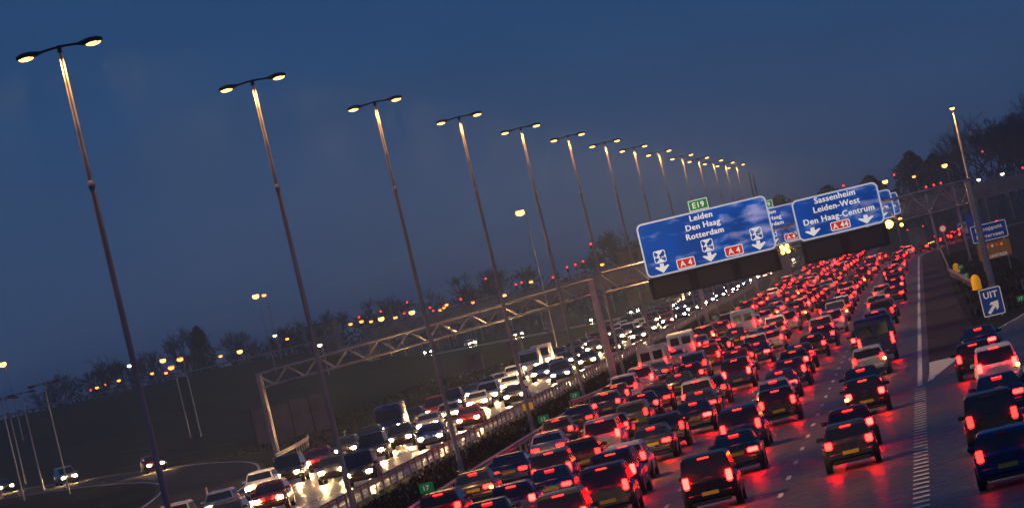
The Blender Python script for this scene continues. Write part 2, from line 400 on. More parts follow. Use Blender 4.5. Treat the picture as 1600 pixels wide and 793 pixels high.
yy = yr(Y0, 600, 8); mb.strip([(slip_r(y) - .55, y, .02) for y in yy], [(slip_r(y) - .40, y, .02) for y in yy], 'paint')
structure('slip_edge_marking', mb)
mb = MB()
for q in (.06, .94):
    A = [tuple(Vector(a).lerp(Vector(b), q - .012)[:2]) + (.02,) for a, b in zip(LL, LR)]
    B = [tuple(Vector(a).lerp(Vector(b), q + .012)[:2]) + (.02,) for a, b in zip(LL, LR)]
    mb.strip(A, B, 'paint')
structure('curve_edge_marking', mb)

# rough grass tufts on the verges: nobody could count them
mb = MB()
for k in range(26000):
    z = random.random()
    if z < .5: x = random.uniform(-27.6, -22.4); y = 190 + 560 * random.random() ** 1.4
    elif z < .72: x = random.uniform(1.6, 7.5); y = random.uniform(385, 800)
    else: x = random.uniform(-62, -43.8); y = random.uniform(300, 760)
    if x > 0 and y < 620 and x > slip_l(y) - .3: continue
    if x < -43 and abs(x - (-57 + (480 - y) * .14)) < 8 and y < 520: continue
    h = random.uniform(.08, .26); w = random.uniform(.02, .07); a = random.uniform(-.5, .5)
    mb.add([(x - w, y, -.03), (x + w, y + a * .2, -.03), (x + a * .3, y, h)], [(0, 1, 2)], 'blade')
tag(mb.build('grass'), 'rough dark grass tufts on the verges and the central reservation', 'grass', kind='stuff')

# ------------------------------------------------------------------ flyover
ov = thing('flyover', (-22, 1080, 0), 'long concrete flyover crossing both carriageways in the distance', 'bridge')
def bl(mb): # move a mesh built in world coordinates under the flyover empty
    mb.v = [(x + 22, y - 1080, z) for x, y, z in mb.v]; return mb
mb = MB(); mb.box((-26, 1080, 6.1), (140, 15, 2.1), 'concrete'); mb.box((-26, 1072.2, 6.75), (140, .5, .75), 'concrete'); bl(mb).build('deck', ov)
for yb in (1072.0, 1088.0):
    mb = MB(); mb.box((-26, yb, 7.42), (140, .28, .5), 'concrete'); bl(mb).build('parapet', ov)
mb = MB()
for z in (7.95, 8.25): mb.tube([(-96, 1072, z), (44, 1072, z)], .05, 'galv', 6)
for i in range(71): mb.box((-96 + 2 * i, 1072, 7.95), (.07, .07, .62), 'galv')
bl(mb).build('railing', ov)
for x in (-64, -25.2, 22):
    mb = MB()
    mb.loft([[(x - 2.6, 1074, 5.05), (x + 2.6, 1074, 5.05), (x + 2.6, 1086, 5.05), (x - 2.6, 1086, 5.05)], [(x - 1.7, 1074.6, 3.6), (x + 1.7, 1074.6, 3.6), (x + 1.7, 1085.4, 3.6), (x - 1.7, 1085.4, 3.6)],
             [(x - 1.5, 1074.6, -.1), (x + 1.5, 1074.6, -.1), (x + 1.5, 1085.4, -.1), (x - 1.5, 1085.4, -.1)]][::-1], 'concrete', False)
    bl(mb).build('pier', ov)
for x in (-96.0, 44.0):
    mb = MB(); mb.box((x, 1080, 3), (1.2, 15.6, 6.2), 'concrete'); bl(mb).build('abutment', ov)
mb = MB(); mb.strip([(-900, 1074, 7.13), (-96.7, 1074, 7.13)], [(-900, 1087, 7.13), (-96.7, 1087, 7.13)], 'asphalt'); structure('embankment_road', mb)

# ------------------------------------------------------------------ guard rails
WB = [(0, -.155), (.03, -.12), (.08, -.1), (.08, -.04), (.02, 0), (.08, .04), (.08, .1), (.03, .12), (0, .155)]
def guard_rail(path, side, label, group=None, zf=lambda x, y: 0.0, step=4.0, height=.62, name='guard_rail'):
    """W-beam on posts along path [(x, y)], beam bulging towards +x*side"""
    t = thing(name, (path[0][0], path[0][1], zf(*path[0])), label, 'guard rail', group)
    o = Vector((path[0][0], path[0][1], zf(*path[0]))); vs = []; fs = []; n = len(WB)
    for i, p in enumerate(path):
        a = Vector(path[max(i - 1, 0)]); b = Vector(path[min(i + 1, len(path) - 1)]); d = (b - a).normalized(); nr = Vector((d.y, -d.x)) * side
        for q, z in WB: vs.append((p[0] + nr.x * q - o.x, p[1] + nr.y * q - o.y, zf(*p) + height + z - o.z))
    for i in range(len(path) - 1):
        for k in range(n - 1): fs.append((i * n + k, i * n + k + 1, i * n + n + k + 1, i * n + n + k))
    mb = MB(); mb.add(vs, fs, 'rail'); mb.build('beam', t)
    posts = []; acc = 0.0
    for a, b in zip(path, path[1:]):
        L = math.hypot(b[0] - a[0], b[1] - a[1]); k = acc
        while k < L:
            f = k / L; posts.append((a[0] + (b[0] - a[0]) * f, a[1] + (b[1] - a[1]) * f)); k += step
        acc = k - L
    pm = MB(); pm.box((0, 0, .36), (.09, .12, .78), 'rail'); pm = pm.mesh('post')
    for x, y in posts[:100]: ob('post', pm, t, (x - o.x - side * .06, y - o.y, zf(x, y) - o.z))
    if len(posts) > 100:
        mb = MB()
        for x, y in posts[100:]: mb.box((x - o.x - side * .06, y - o.y, zf(x, y) - o.z + .36), (.09, .12, .78), 'rail')
        tag(mb.build('post', t), kind='stuff')
    return t
guard_rail([(-21.75, y) for y in yr(170, 368, 6)] + [(-22.0, 371), (-22.35, 374)], 1, 'weathered steel guard rail nearest the camera beside the red tail-light carriageway')
guard_rail([(-23.1, 384), (-22.5, 390), (-22.1, 396)] + [(-21.9, y) for y in yr(402, 1060, 12)], 1, 'long steel guard rail running on beyond the green boards to the flyover')
guard_rail([(-28.3, y) for y in yr(220, 1060, 10)], -1, 'steel guard rail on the central reservation facing the oncoming headlights')
guard_rail([(-47.2, 440), (-47.8, 446), (-48.3, 458), (-49.0, 474), (-49.9, 490), (-51.0, 502)], 1, 'short curved guard rail protecting the left leg of the truss gantry')
guard_rail([(2.7, 478), (2.6, 486)] + [(2.5 - (y - 490) * .012, y) for y in yr(490, 600, 8)] + [(1.3, y) for y in yr(610, 830, 12)], -1, 'steel guard rail behind the yellow marker on the right verge')
guard_rail([(5.6, 436), (6.6, 440), (9.5, 448), (14, 458)], 1, 'guard rail crossing the right verge behind the blue exit sign')
guard_rail([(x, 1071.5) for x in range(-560, -96, 12)], -1, 'guard rail along the top of the dark grass embankment', zf=lambda x, y: 7.05)

# ------------------------------------------------------------------ motorway lamp posts
LAMPS = {}
def sodium_light(name, watts):
    l = bpy.data.lights.new(name, 'SPOT'); l.spot_size = rad(172); l.spot_blend = .15; l.energy = watts; l.color = (1.0, 0.42, 0.09); l.shadow_soft_size = .16; return l
def sodium_beam(watts):
    l = bpy.data.lights.new('beam', 'SPOT'); l.energy = watts; l.color = (1.0, 0.58, 0.24); l.spot_size = rad(86); l.spot_blend = .5; l.shadow_soft_size = .15; return l
def lamp_parts(t, H, lit=True, arm=0.86, r0=.105, collar=None, lens='sodium'):
    collar = collar or H * .77
    mb = MB(); mb.tube([(0, 0, -.1), (0, 0, .9), (0, 0, 1.0), (0, 0, collar)], [r0 * 1.25, r0 * 1.25, r0, r0 * .84], 'mast' if lit else 'galv', 10); mb.build('lower_pole', t)
    mb = MB(); mb.tube([(0, 0, collar - .12), (0, 0, collar - .02), (0, 0, collar + .10)], [r0 * .95, r0 * 1.15, r0 * .75], 'galv', 10); mb.build('collar', t)
    mb = MB(); mb.tube([(0, 0, collar + .08), (0, 0, H - .12)], [r0 * .74, r0 * .60], 'galv', 10); mb.build('upper_pole', t)
    mb = MB(); mb.tube([(-arm + .2, 0, H - .02), (-.2, 0, H + .02), (.2, 0, H + .02), (arm - .2, 0, H - .02)], .04, 'darksteel', 8)
    mb.tube([(0, 0, H - .16), (0, 0, H + .07)], [r0 * .75, r0 * .6], 'darksteel', 8); mb.build('cross_arm', t)
    for s in (-1, 1):
        mb = MB(); secs = []
        for q, w, hz, zc in ((.0, .05, .045, -.02), (.12, .10, .08, -.02), (.35, .15, .11, -.01), (.6, .15, .10, -.015), (.74, .09, .05, -.03)):
            x = s * (arm - .28 + q); secs.append([(x, w * math.cos(2 * math.pi * k / 8), H + zc + hz * math.sin(2 * math.pi * k / 8)) for k in range(8)])
        mb.loft(secs if s > 0 else secs[::-1], 'darksteel'); hd = mb.build('lamp_head', t)
        mb = MB(); mb.ellip((s * (arm + .17), 0, H - .075), (.235, .13, .105), (lens if lit else 'unlit'), 12, 6, -1, .1); mb.build('bowl', hd)
        if lit:
            if 'bulb' not in LAMPS: LAMPS['bulb'] = sodium_light('bulb', 1350.0); LAMPS['beam'] = sodium_beam(17000.0)
            ob('bulb', LAMPS['bulb'], hd, (s * (arm + .14), 0, H - .36))
            bm_ = ob('beam', LAMPS['beam'], hd, (s * (arm + .14), 0, H - .34)); bm_.rotation_euler = (0, -s * rad(45), 0)

Z = [188.6 + 55.2 * i for i in range(6)] + [519.5, 572.3, 628.3, 689.6, 741.8, 795.2, 845, 895.9]
first = None
words = ['nearest', 'second', 'third', 'fourth', 'fifth', 'sixth', 'seventh', 'eighth', 'ninth', 'tenth', 'eleventh', 'twelfth', 'thirteenth', 'farthest']
for i, y in enumerate(Z):
    if first is None:
        t = first = thing('street_lamp', (-23.7, y, 0), '', 'street lamp'); lamp_parts(t, 18.0)
    else:
        t = copy_tree(first); t.location = (-23.7, y, 0)
    tag(t, words[i] + ' tall double-headed sodium lamp in the long row along the central reservation', 'street lamp', 'double lamps along the central reservation')

# unlit double lamps, lower left
proto = None
for i, (x, y, h, tx) in enumerate([(-75.9, 541, 9.6, 'rightmost dark'), (-83.5, 566, 9.3, 'second dark'), (-86.5, 600, 9.4, 'third dark'), (-92.0, 610, 9.2, 'fourth dark'),
                               (-101.5, 650, 9.3, 'fifth dark'), (-101.2, 690, 9.4, 'sixth dark')]):
    t = thing('street_lamp', (x, y, hill(x, y)), tx + ' double lamp counting leftwards in the unlit cluster beside the curved slip road', 'street lamp', 'unlit double lamps by the curved slip road')
    lamp_parts(t, h, lit=False, arm=.95, r0=.075)

# single lamps: column with one short head towards the camera side
def single_lamp(loc, H, label, lens='sodium_dim', group=None, r=.08, out=(-.6, -.2), size=.16):
    t = thing('street_lamp', loc, label, 'street lamp', group)
    mb = MB(); mb.tube([(0, 0, -.2), (0, 0, H * .5), (0, 0, H)], [r, r * .85, r * .55], 'galv', 8); mb.build('pole', t)
    mb = MB(); a = Vector((out[0], out[1], 0))
    mb.tube([(0, 0, H - .05), (a.x * .5, a.y * .5, H + .1), (a.x, a.y, H + .12)], [.05, .05, .07], 'darksteel', 6)
    mb.ellip((a.x, a.y, H + .14), (size * 1.4, size * 1.2, .08), 'darksteel', 10, 4, -.4, 1); hd = mb.build('lamp_head', t)
    mb = MB(); mb.ellip((a.x, a.y, H + .06), (size * 1.2, size, size), lens, 10, 6, -1, .5); mb.build('bowl', hd)
    return t
F = 10000.0
def ray(px, py):
    c = Vector((px - 800, -(py - 396.5), -F)); w = M3 @ c; return w / w.y
def at(px, py, Y):
    w = ray(px, py); return Vector((w.x * Y, Y, CAM_H + w.z * Y))
t = thing('street_lamp', (3.98, 475, 0), 'single tall lit lamp standing beside the right leg of the sign gantry', 'street lamp')
mb = MB(); mb.tube([(0, 0, -.1), (0, 0, 7), (0, 0, 13.5)], [.13, .11, .075], 'galv', 10); mb.build('pole', t)
mb = MB(); mb.tube([(0, 0, 13.45), (0, -.4, 13.62), (0, -.9, 13.66)], [.06, .06, .07], 'darksteel', 8); mb.ellip((0, -1.0, 13.68), (.2, .34, .1), 'darksteel', 10, 4, -.4, 1); hd = mb.build('lamp_head', t)
mb = MB(); mb.ellip((0, -1.05, 13.62), (.17, .24, .16), 'sodium', 12, 6, -1, .1); mb.build('bowl', hd)
ob('bulb', LAMPS['bulb'], hd, (0, -1.05, 13.3))
p = at(820, 331, 800); single_lamp((p.x, 800, 0), p.z, 'bright single lamp behind the fifth double lamp of the row', 'sodium', r=.11, size=.46)
p = at(963, 216, 535)

FAR = [  # px, py, distance, lens, words
 (5, 569, 900, 'sodium', 'bright single lamp at the left edge of the photo'),
 (152, 605, 1250, 'sodium_dim', 'small amber lamp glowing just left of the round bare tree'),
 (203, 571, 1000, 'whitelamp', 'pale lamp left of the nearest tall pole, above the embankment'),
 (255, 563, 1150, 'sodium', 'upper lamp of the tight cluster right of the nearest tall pole'),
 (268, 574, 760, 'sodium_dim', 'thin lamp column in front of the embankment, left one of the pair'),
 (282, 561, 750, 'sodium_dim', 'thin lamp column in front of the embankment, right one of the pair'),
 (238, 583, 1300, 'sodium_dim', 'low amber lamp touching the nearest tall pole on its right'),
 (260, 582, 1300, 'sodium_dim', 'low amber lamp left of the dark poplar, beneath the tight cluster'),
 (345, 556, 1250, 'sodium_dim', 'amber lamp just right of the dark poplar'),
 (375, 549, 1250, 'sodium', 'bright amber lamp midway between the poplar and the second tall pole'),
 (400, 463, 1000, 'sodium', 'left and brighter lamp of the tall pair left of the second pole'),
 (413, 461, 1060, 'sodium_dim', 'right and fainter lamp of the tall pair left of the second pole'),
 (430, 524, 1180, 'whitelamp', 'white lamp on a short column below the tall pair'),
 (449, 529, 1300, 'sodium_dim', 'amber lamp close to the left side of the second tall pole'),
 (500, 539, 1000, 'whitelamp', 'white lamp low beside the second tall pole above the truss'),
 (548, 506, 1200, 'sodium_dim', 'leftmost orange lamp of the string between the second and third poles'),
 (565, 502, 1120, 'sodium_dim', 'orange lamp on a pale column, second in the string of lamps'),
 (580, 502, 1300, 'sodium_dim', 'small orange lamp without visible column in the string of lamps'),
 (596, 498, 1110, 'sodium', 'bright orange lamp on a column in the middle of the string'),
 (618, 496, 1130, 'sodium_dim', 'orange lamp on a column left of the third tall pole'),
 (644, 488, 1120, 'sodium', 'orange lamp on a column touching the third tall pole'),
 (688, 484, 1300, 'sodium_dim', 'lowest of three amber lamps right of the third tall pole'),
 (694, 480, 1320, 'sodium_dim', 'middle one of three amber lamps right of the third tall pole'),
 (698, 476, 1340, 'sodium_dim', 'highest of three amber lamps right of the third tall pole'),
 (739, 472, 1300, 'sodium_dim', 'amber lamp left of the fourth tall pole above the flyover'),
 (787, 462, 1200, 'sodium', 'bright amber lamp right of the fourth tall pole above the flyover'),
 (830, 440, 1200, 'sodium_dim', 'amber lamp among the red signals right of the fifth lamp column'),
 (941, 413, 1200, 'sodium_dim', 'small amber lamp just left of the big blue sign'),
 (1383, 284, 1250, 'sodium', 'pale amber lamp above the right blue sign'),
 (1476, 259, 1250, 'sodium', 'bright amber lamp left of the single tall lamp, before the dark trees'),
 (1529, 281, 1150, 'whitelamp', 'small white lamp just right of the single tall lamp'),
 (1566, 272, 1150, 'whitelamp', 'small white lamp farthest right above the flyover'),
 (1428, 276, 1300, 'sodium_dim', 'small orange lamp between the two dark clumps of trees'),
 (186, 594, 1250, 'sodium_dim', 'right one of two amber lamps beyond the round bare tree'),
 (165, 600, 1300, 'sodium_dim', 'left one of two amber lamps beyond the round bare tree'),
]
for px, py, Y, lens, w in FAR:
    p = at(px, py, Y); g = hill(p.x, Y)
    single_lamp((p.x + .3, Y, g), p.z - g, w, lens, 'distant street lamps', r=.09, out=(-.3, -.5), size=.30 if lens != 'sodium' else .44)

def signal(px, py, Y, label, n=1):
    p = at(px, py, Y); g = hill(p.x, Y); H = p.z - g
    t = thing('traffic_signal', (p.x, Y, g), label, 'traffic signal', 'distant red signals')
    mb = MB(); mb.tube([(0, .1, -.2), (0, .1, H + .5)], .07, 'darksteel', 6); mb.build('post', t)
    mb = MB(); mb.box((0, 0, H - .35), (.44, .2, 1.25), 'black', bev=.05); hd = mb.build('signal_head', t)
    mb = MB(); mb.tube([(0, -.12, H), (0, -.16, H)], [.19, .19], 'redlamp', 12); mb.build('red_lens', hd)
RED = [(1447, 292, 1150, 'left red signal of three over the truss right of the blue signs'), (1459, 289, 1150, 'middle red signal of three over the truss right of the blue signs'), (1470, 286, 1150, 'right red signal of three over the truss right of the blue signs'),
 (142, 609, 1250, 'red signal left of the round bare tree'), (561, 495, 1200, 'leftmost red signal above the truss'), (595, 486, 1230, 'second red signal from the left above the truss'),
 (636, 472, 1240, 'third red signal, just left of the third tall pole'), (632, 489, 1250, 'low red signal left of the third tall pole'), (672, 480, 1230, 'upper of two close red signals right of the third pole'),
 (677, 485, 1235, 'lower of two close red signals right of the third pole'), (720, 467, 1240, 'bright red signal midway between third and fourth poles'),
 (759, 435, 1260, 'highest red signal left of the fourth tall pole'), (806, 444, 1200, 'left red signal of the group right of the fourth pole'),
 (815, 441, 1210, 'middle red signal of the group right of the fourth pole'), (864, 433, 1200, 'single red signal touching the fifth lamp column'), (886, 417, 1200, 'left red signal of three left of the big blue sign'),
 (899, 413, 1200, 'middle red signal of three left of the big blue sign'), (911, 408, 1200, 'right red signal of three left of the big blue sign'), (923, 381, 1220, 'lone high red signal left of the big blue sign'),
 (1397, 273, 1250, 'red signal at the foot of the round tree clump'), (1535, 237, 1300, 'high red signal right of the single tall lamp'), (1598, 262, 1250, 'red signal at the right edge of the photo'),
 (1318, 290, 1200, 'red signal just over the right blue sign')]
for q in RED: signal(*q)

# ------------------------------------------------------------------ gantries and signs
def gantry(x0, x1, y, zt0, zt1, zb0, zb1, label, legs, n=16, depth=1.1):
    t = thing('sign_gantry', (x0, y, 0), label, 'gantry')
    def P(f, top, dy): 
        return (f * (x1 - x0), dy, (zt0 + (zt1 - zt0) * f) if top else (zb0 + (zb1 - zb0) * f))
    for top in (True, False):
        for dy in (0, depth):
            mb = MB(); mb.tube([P(0, top, dy), P(1, top, dy)], .095, 'galv', 8); mb.build('chord', t)
    mb = MB()
    for i in range(n):
        for dy in (0, depth):
            mb.tube([P(i / n, i % 2 == 0, dy), P((i + 1) / n, i % 2 == 1, dy)], .045, 'galv', 6)
        mb.tube([P(i / n, True, 0), P((i + 1) / n, True, depth)], .035, 'galv', 6)
        mb.tube([P(i / n, False, 0), P(i / n, False, depth)], .035, 'galv', 6)
    mb.build('lattice', t)
    for lx, w, zt in legs:
        mb = MB(); f = (lx - x0) / (x1 - x0)
        for dy in (.0, depth): mb.box((lx - x0, dy, zt / 2), (w, w * .8, zt), 'galv', bev=.03)
        mb.box((lx - x0, depth / 2, .1), (w * 2, depth + .8, .35), 'concrete'); mb.build('leg', t)
    return t
gantry(-49.4, -24.2, 460, 6.40, 7.48, 5.36, 6.40, 'truss gantry spanning the oncoming carriageway, left of the big blue sign', [(-49.25, .34, 6.35), (-24.25, .46, 7.5)], 22)
gantry(-23.7, 4.1, 465.4, 7.75, 8.20, 6.30, 6.48, 'truss gantry carrying the two big blue signs over the red tail lights', [(3.75, .42, 8.1)], 24)
gantry(-24.6, 4.6, 671, 8.0, 8.2, 6.4, 6.5, 'second gantry behind, carrying the half-hidden blue signs', [(3.85, .22, 8.1), (-24.4, .4, 8.0)], 24)
gantry(-24.6, 1.5, 882, 8.0, 8.2, 6.4, 6.5, 'third and farthest gantry over the red tail lights', [(1.2, .3, 8.1), (-24.4, .4, 8.0)], 24)

def shield(t, x, z, txt, w=1.35, h=.72, y=-.03, mcol='signred'):
    mb = MB(); mb.prism(rounded(x - w / 2, z - h / 2, x + w / 2, z + h / 2, .12), y, 0, 'signwhite')
    mb.prism(rounded(x - w / 2 + .06, z - h / 2 + .06, x + w / 2 - .06, z + h / 2 - .06, .09), y - .008, y, mcol)
    o = mb.build('route_shield', t)
    mb = MB(); put_text(mb, txt, x, z - .2, .40, y - .012, 'signwhite', w * .78, .02); mb.build('route_number', o)
def arrow(t, x, z, w=1.15, h=1.1, y=-.03):
    mb = MB(); mb.prism([(x, z - h * .5), (x + w * .5, z + h * .12), (x + w * .42, z + h * .22), (x + w * .13, z + h * .08), (x + w * .13, z + h * .45), (x - w * .13, z + h * .45), (x - w * .13, z + h * .08), (x - w * .42, z + h * .22), (x - w * .5, z + h * .12)], y, 0, 'signwhite')
    mb.build('lane_arrow', t)
def hub(t, x, z, w=1.0, y=-.03):
    mb = MB(); h = w / 2
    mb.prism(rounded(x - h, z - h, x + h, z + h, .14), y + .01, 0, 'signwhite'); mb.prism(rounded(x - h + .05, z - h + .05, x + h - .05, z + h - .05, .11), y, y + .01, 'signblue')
    f = h - .05
    for s in (1, -1):
        mb.prism([(x - .3 * s, z + f * s), (x, z + (f - .26) * s), (x + .3 * s, z + f * s)][::1], y - .01, y, 'signwhite')
    for s in (1, -1): mb.prism([(x + f * s, z - .12), (x + f * s, z + .12), (x + (f - .1) * s, z)], y - .01, y, 'signwhite')
    o = mb.build('hub_symbol', t)
    mb = MB(); put_text(mb, '4', x - .13, z - .17, .36, y - .014, 'signwhite', None, .03); put_text(mb, 'en', x + .2, z - .13, .16, y - .014, 'signwhite', None, .02); mb.build('hub_number', o)
def big_sign(x0, x1, z0, z1, y, label, lines, lx, caph, group=None, r=.42):
    t = thing('road_sign', ((x0 + x1) / 2, y, z0), label, 'road sign', group); w = (x1 - x0) / 2; h = z1 - z0
    mb = MB(); mb.prism(rounded(-w, 0, w, h, r, 6), 0.0, .16, 'signrim'); mb.build('frame', t)
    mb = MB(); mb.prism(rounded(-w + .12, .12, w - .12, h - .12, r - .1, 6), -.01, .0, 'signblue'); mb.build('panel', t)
    mb = MB(); nse = max(2, round(w * 2 / 1.6))
    for i in range(1, nse): mb.box((-w + i * 2 * w / nse, -.0115, h / 2), (.022, .003, h - .3), 'flatblue')
    for f in (.3, .7): mb.box((0, -.0118, h * f), (2 * w - .3, .0026, .016), 'flatblue')
    mb.build('panel_seam', t)
    for s, z, mw in lines:
        mb = MB(); put_text_bold(mb, s, lx, z, caph, -.016, 'signwhite', mw); mb.build('lettering', t)
    return t
def e19(t, x, z):
    mb = MB(); mb.box((x, .05, z), (1.42, .1, .78), 'signwhite'); mb.box((x, -.004, z), (1.32, .008, .68), 'signgreen')
    mb.box((x - .4, .08, z - .55), (.06, .06, .4), 'galv'); mb.box((x + .4, .08, z - .55), (.06, .06, .4), 'galv'); o = mb.build('route_plate', t)
    mb = MB(); put_text(mb, 'E19', x, z - .2, .40, -.014, 'signwhite', 1.0, .02); mb.build('route_number', o)

def sign_left(y, dz, label):
    t = big_sign(-20.42, -10.75, 6.57 + dz, 10.56 + dz, y, label, [('Leiden', 3.34, 2.2), ('Den Haag', 2.70, 3.0), ('Rotterdam', 2.06, 3.25)], -.04, .42)
    ox = -15.585
    for ax in (-19.2, -15.65, -12.0):
        arrow(t, ax - ox, .54, 1.05, .72); hub(t, ax - ox, 1.38, .88)
    shield(t, -17.45 - ox, .50, 'A 4'); shield(t, -13.85 - ox, .56, 'A 4'); e19(t, -.03, 4.4)
    return t
sign_left(465, 0, 'big blue overhead sign nearest left reading Leiden, Den Haag, Rotterdam, with green E19 plate')
def sign_right(y, dz, label):
    t = big_sign(-9.05, -2.66, 6.60 + dz, 9.64 + dz, y, label, [('Sassenheim', 2.46, 3.9), ('Leiden-West', 1.82, 4.1), ('Den Haag-Centrum', 1.08, 5.8)], 0.0, .43)
    ox = -5.855
    arrow(t, -7.95 - ox, .54, 1.15, .66); arrow(t, -4.0 - ox, .54, 1.15, .66); shield(t, -5.91 - ox, .55, 'A 44', 1.45, .64)
    return t
sign_right(465, 0, 'big blue overhead sign nearest right reading Sassenheim, Leiden-West, Den Haag-Centrum')
sign_left(670.6, -.25, 'half-hidden blue Leiden sign with its own green plate, seen between the two nearest signs')
sign_right(670.6, -.25, 'blue sign peeping out right behind the Sassenheim sign, nearer of two')
sign_right(881.6, -.40, 'farthest blue sign edge peeping out right behind the others')

# matrix signal boxes under the signs
k = 0
for cx, w, tx in ((-18.80, 3.215, 'left'), (-15.58, 3.215, 'middle'), (-12.36, 3.215, 'right')):
    t = thing('lane_signal', (cx, 465, 4.97), tx + ' one of three dark matrix boxes under the Leiden, Den Haag, Rotterdam sign', 'lane signal', 'matrix boxes under the Leiden sign')
    mb = MB(); mb.box((0, .3, .78), (w, .5, 1.56), 'black', bev=.04); mb.build('housing', t)
    mb = MB(); mb.box((0, .04, .78), (w * .8, .03, 1.2), 'darksteel'); mb.build('screen', t)
    for bx in (-w * .3, w * .3):
        mb = MB(); mb.box((bx, .62, 1.1), (.1, .14, 1.6), 'galv'); mb.build('bracket', t)
    if cx > -13:
        for dx, dz in ((-.2, -.2), (.2, -.2), (-.2, .2), (.2, .2), (0, 0)):
            mb = MB(); mb.tube([(1.6 + .52 + dx, .3, 1.4 + dz), (1.6 + .52 + dx, .22, 1.4 + dz)], .135, 'amber', 12); mb.build('amber_lamp', t)
        mb = MB(); mb.box((1.6 + .4, .36, 1.4), (.8, .06, .6), 'black'); mb.build('bracket', t)
for cx, tx in ((-7.46, 'left'), (-4.28, 'right')):
    t = thing('lane_signal', (cx, 465, 4.93), tx + ' dark matrix box under the Sassenheim sign', 'lane signal', 'matrix boxes under the Sassenheim sign')
    mb = MB(); mb.box((0, .3, .8), (3.176, .5, 1.6), 'black', bev=.04); mb.build('housing', t)
    mb = MB(); mb.box((0, .04, .8), (2.5, .03, 1.2), 'darksteel'); mb.build('screen', t)
    if cx > -5:
        mb = MB(); mb.tube([(1.8, .3, 1.45), (1.8, .2, 1.45)], .30, 'amber', 12); mb.build('amber_lamp', t)
        mb = MB(); mb.box((1.62, .36, 1.45), (.5, .06, .3), 'black'); mb.build('bracket', t)
t = thing('lane_signal', (-2.3, 670, 5.2), 'small double amber flasher below the second Sassenheim sign', 'lane signal')
mb = MB(); mb.box((0, .2, .5), (.6, .3, 1.5), 'black', bev=.04); mb.build('housing', t)
for z in (.2, .8):
    mb = MB(); mb.tube([(0, .05, z), (0, -.02, z)], .17, 'amber', 12); mb.build('amber_lamp', t)

# UIT sign on the gore
t = thing('exit_sign', (2.78, 372, 0), 'small white-edged blue board reading UIT with an arrow up right', 'road sign')
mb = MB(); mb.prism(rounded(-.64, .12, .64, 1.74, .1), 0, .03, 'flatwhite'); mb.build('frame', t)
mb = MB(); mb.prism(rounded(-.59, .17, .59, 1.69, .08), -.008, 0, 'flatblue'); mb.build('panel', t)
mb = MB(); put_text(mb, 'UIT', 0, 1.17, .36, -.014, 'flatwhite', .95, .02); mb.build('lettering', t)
mb = MB()
def rot45(p, c=(.03, .62)): 
    a = rad(-45); return (c[0] + p[0] * math.cos(a) - p[1] * math.sin(a), c[1] + p[0] * math.sin(a) + p[1] * math.cos(a))
mb.prism([rot45(p) for p in [(-.09, -.48), (.09, -.48), (.09, .08), (.27, -.06), (.27, .14), (0, .46), (-.27, .14), (-.27, -.06), (-.09, .08)]], -.02, -.008, 'flatwhite'); mb.build('arrow', t)
for x in (-.4, .4):
    mb = MB(); mb.tube([(x, .07, -.1), (x, .07, 1.6)], .04, 'galv', 8); mb.build('post', t)

# blue junction sign and brown tourist board beyond it, on the right verge
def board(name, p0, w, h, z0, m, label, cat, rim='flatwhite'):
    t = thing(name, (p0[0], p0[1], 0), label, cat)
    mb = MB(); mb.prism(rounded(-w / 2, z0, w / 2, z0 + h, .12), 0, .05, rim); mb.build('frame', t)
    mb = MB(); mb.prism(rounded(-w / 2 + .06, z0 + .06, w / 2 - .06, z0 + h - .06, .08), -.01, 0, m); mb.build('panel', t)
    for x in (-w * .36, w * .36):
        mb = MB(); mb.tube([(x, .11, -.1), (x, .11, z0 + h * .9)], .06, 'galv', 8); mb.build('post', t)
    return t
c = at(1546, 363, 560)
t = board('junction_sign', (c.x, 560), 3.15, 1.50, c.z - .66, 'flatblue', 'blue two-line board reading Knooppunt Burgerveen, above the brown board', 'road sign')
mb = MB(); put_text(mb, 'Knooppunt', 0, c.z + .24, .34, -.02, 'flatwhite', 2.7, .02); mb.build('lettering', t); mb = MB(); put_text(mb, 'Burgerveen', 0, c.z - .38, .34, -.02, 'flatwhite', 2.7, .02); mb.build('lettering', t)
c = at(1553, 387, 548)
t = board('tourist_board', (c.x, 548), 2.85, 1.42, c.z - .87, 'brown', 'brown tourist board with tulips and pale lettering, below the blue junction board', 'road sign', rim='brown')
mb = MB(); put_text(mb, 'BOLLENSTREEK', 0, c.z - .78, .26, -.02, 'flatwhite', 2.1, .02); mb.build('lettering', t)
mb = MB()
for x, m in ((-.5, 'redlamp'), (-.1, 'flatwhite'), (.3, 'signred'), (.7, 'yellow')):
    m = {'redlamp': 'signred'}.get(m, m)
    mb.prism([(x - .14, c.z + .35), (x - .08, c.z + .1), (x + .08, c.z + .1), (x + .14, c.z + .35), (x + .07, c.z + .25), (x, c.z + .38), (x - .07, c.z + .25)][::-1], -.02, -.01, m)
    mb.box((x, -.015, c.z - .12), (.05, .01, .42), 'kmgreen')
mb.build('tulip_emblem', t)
c = at(1523, 350, 690)
t = thing('road_sign', (c.x, 690, 0), 'dark blue panel partly hidden behind the gantry leg on the right', 'road sign')
mb = MB(); mb.prism(rounded(-.85, c.z - 1.35, .85, c.z + 1.2, .1), 0, .05, 'flatblue'); mb.build('panel', t)
mb = MB(); mb.tube([(0, .1, -.1), (0, .1, c.z)], .07, 'galv', 8); mb.build('post', t)
c = at(1473, 357, 760)
t = thing('speed_sign', (c.x, 760, 0), 'small round red-rimmed sign on the right verge left of the gantry legs', 'road sign')
mb = MB(); mb.tube([(0, 0, c.z), (0, .04, c.z)], .42, 'signred', 20); mb.build('rim', t)
mb = MB(); mb.tube([(0, -.01, c.z), (0, 0, c.z)], .31, 'flatwhite', 20); mb.build('face', t)
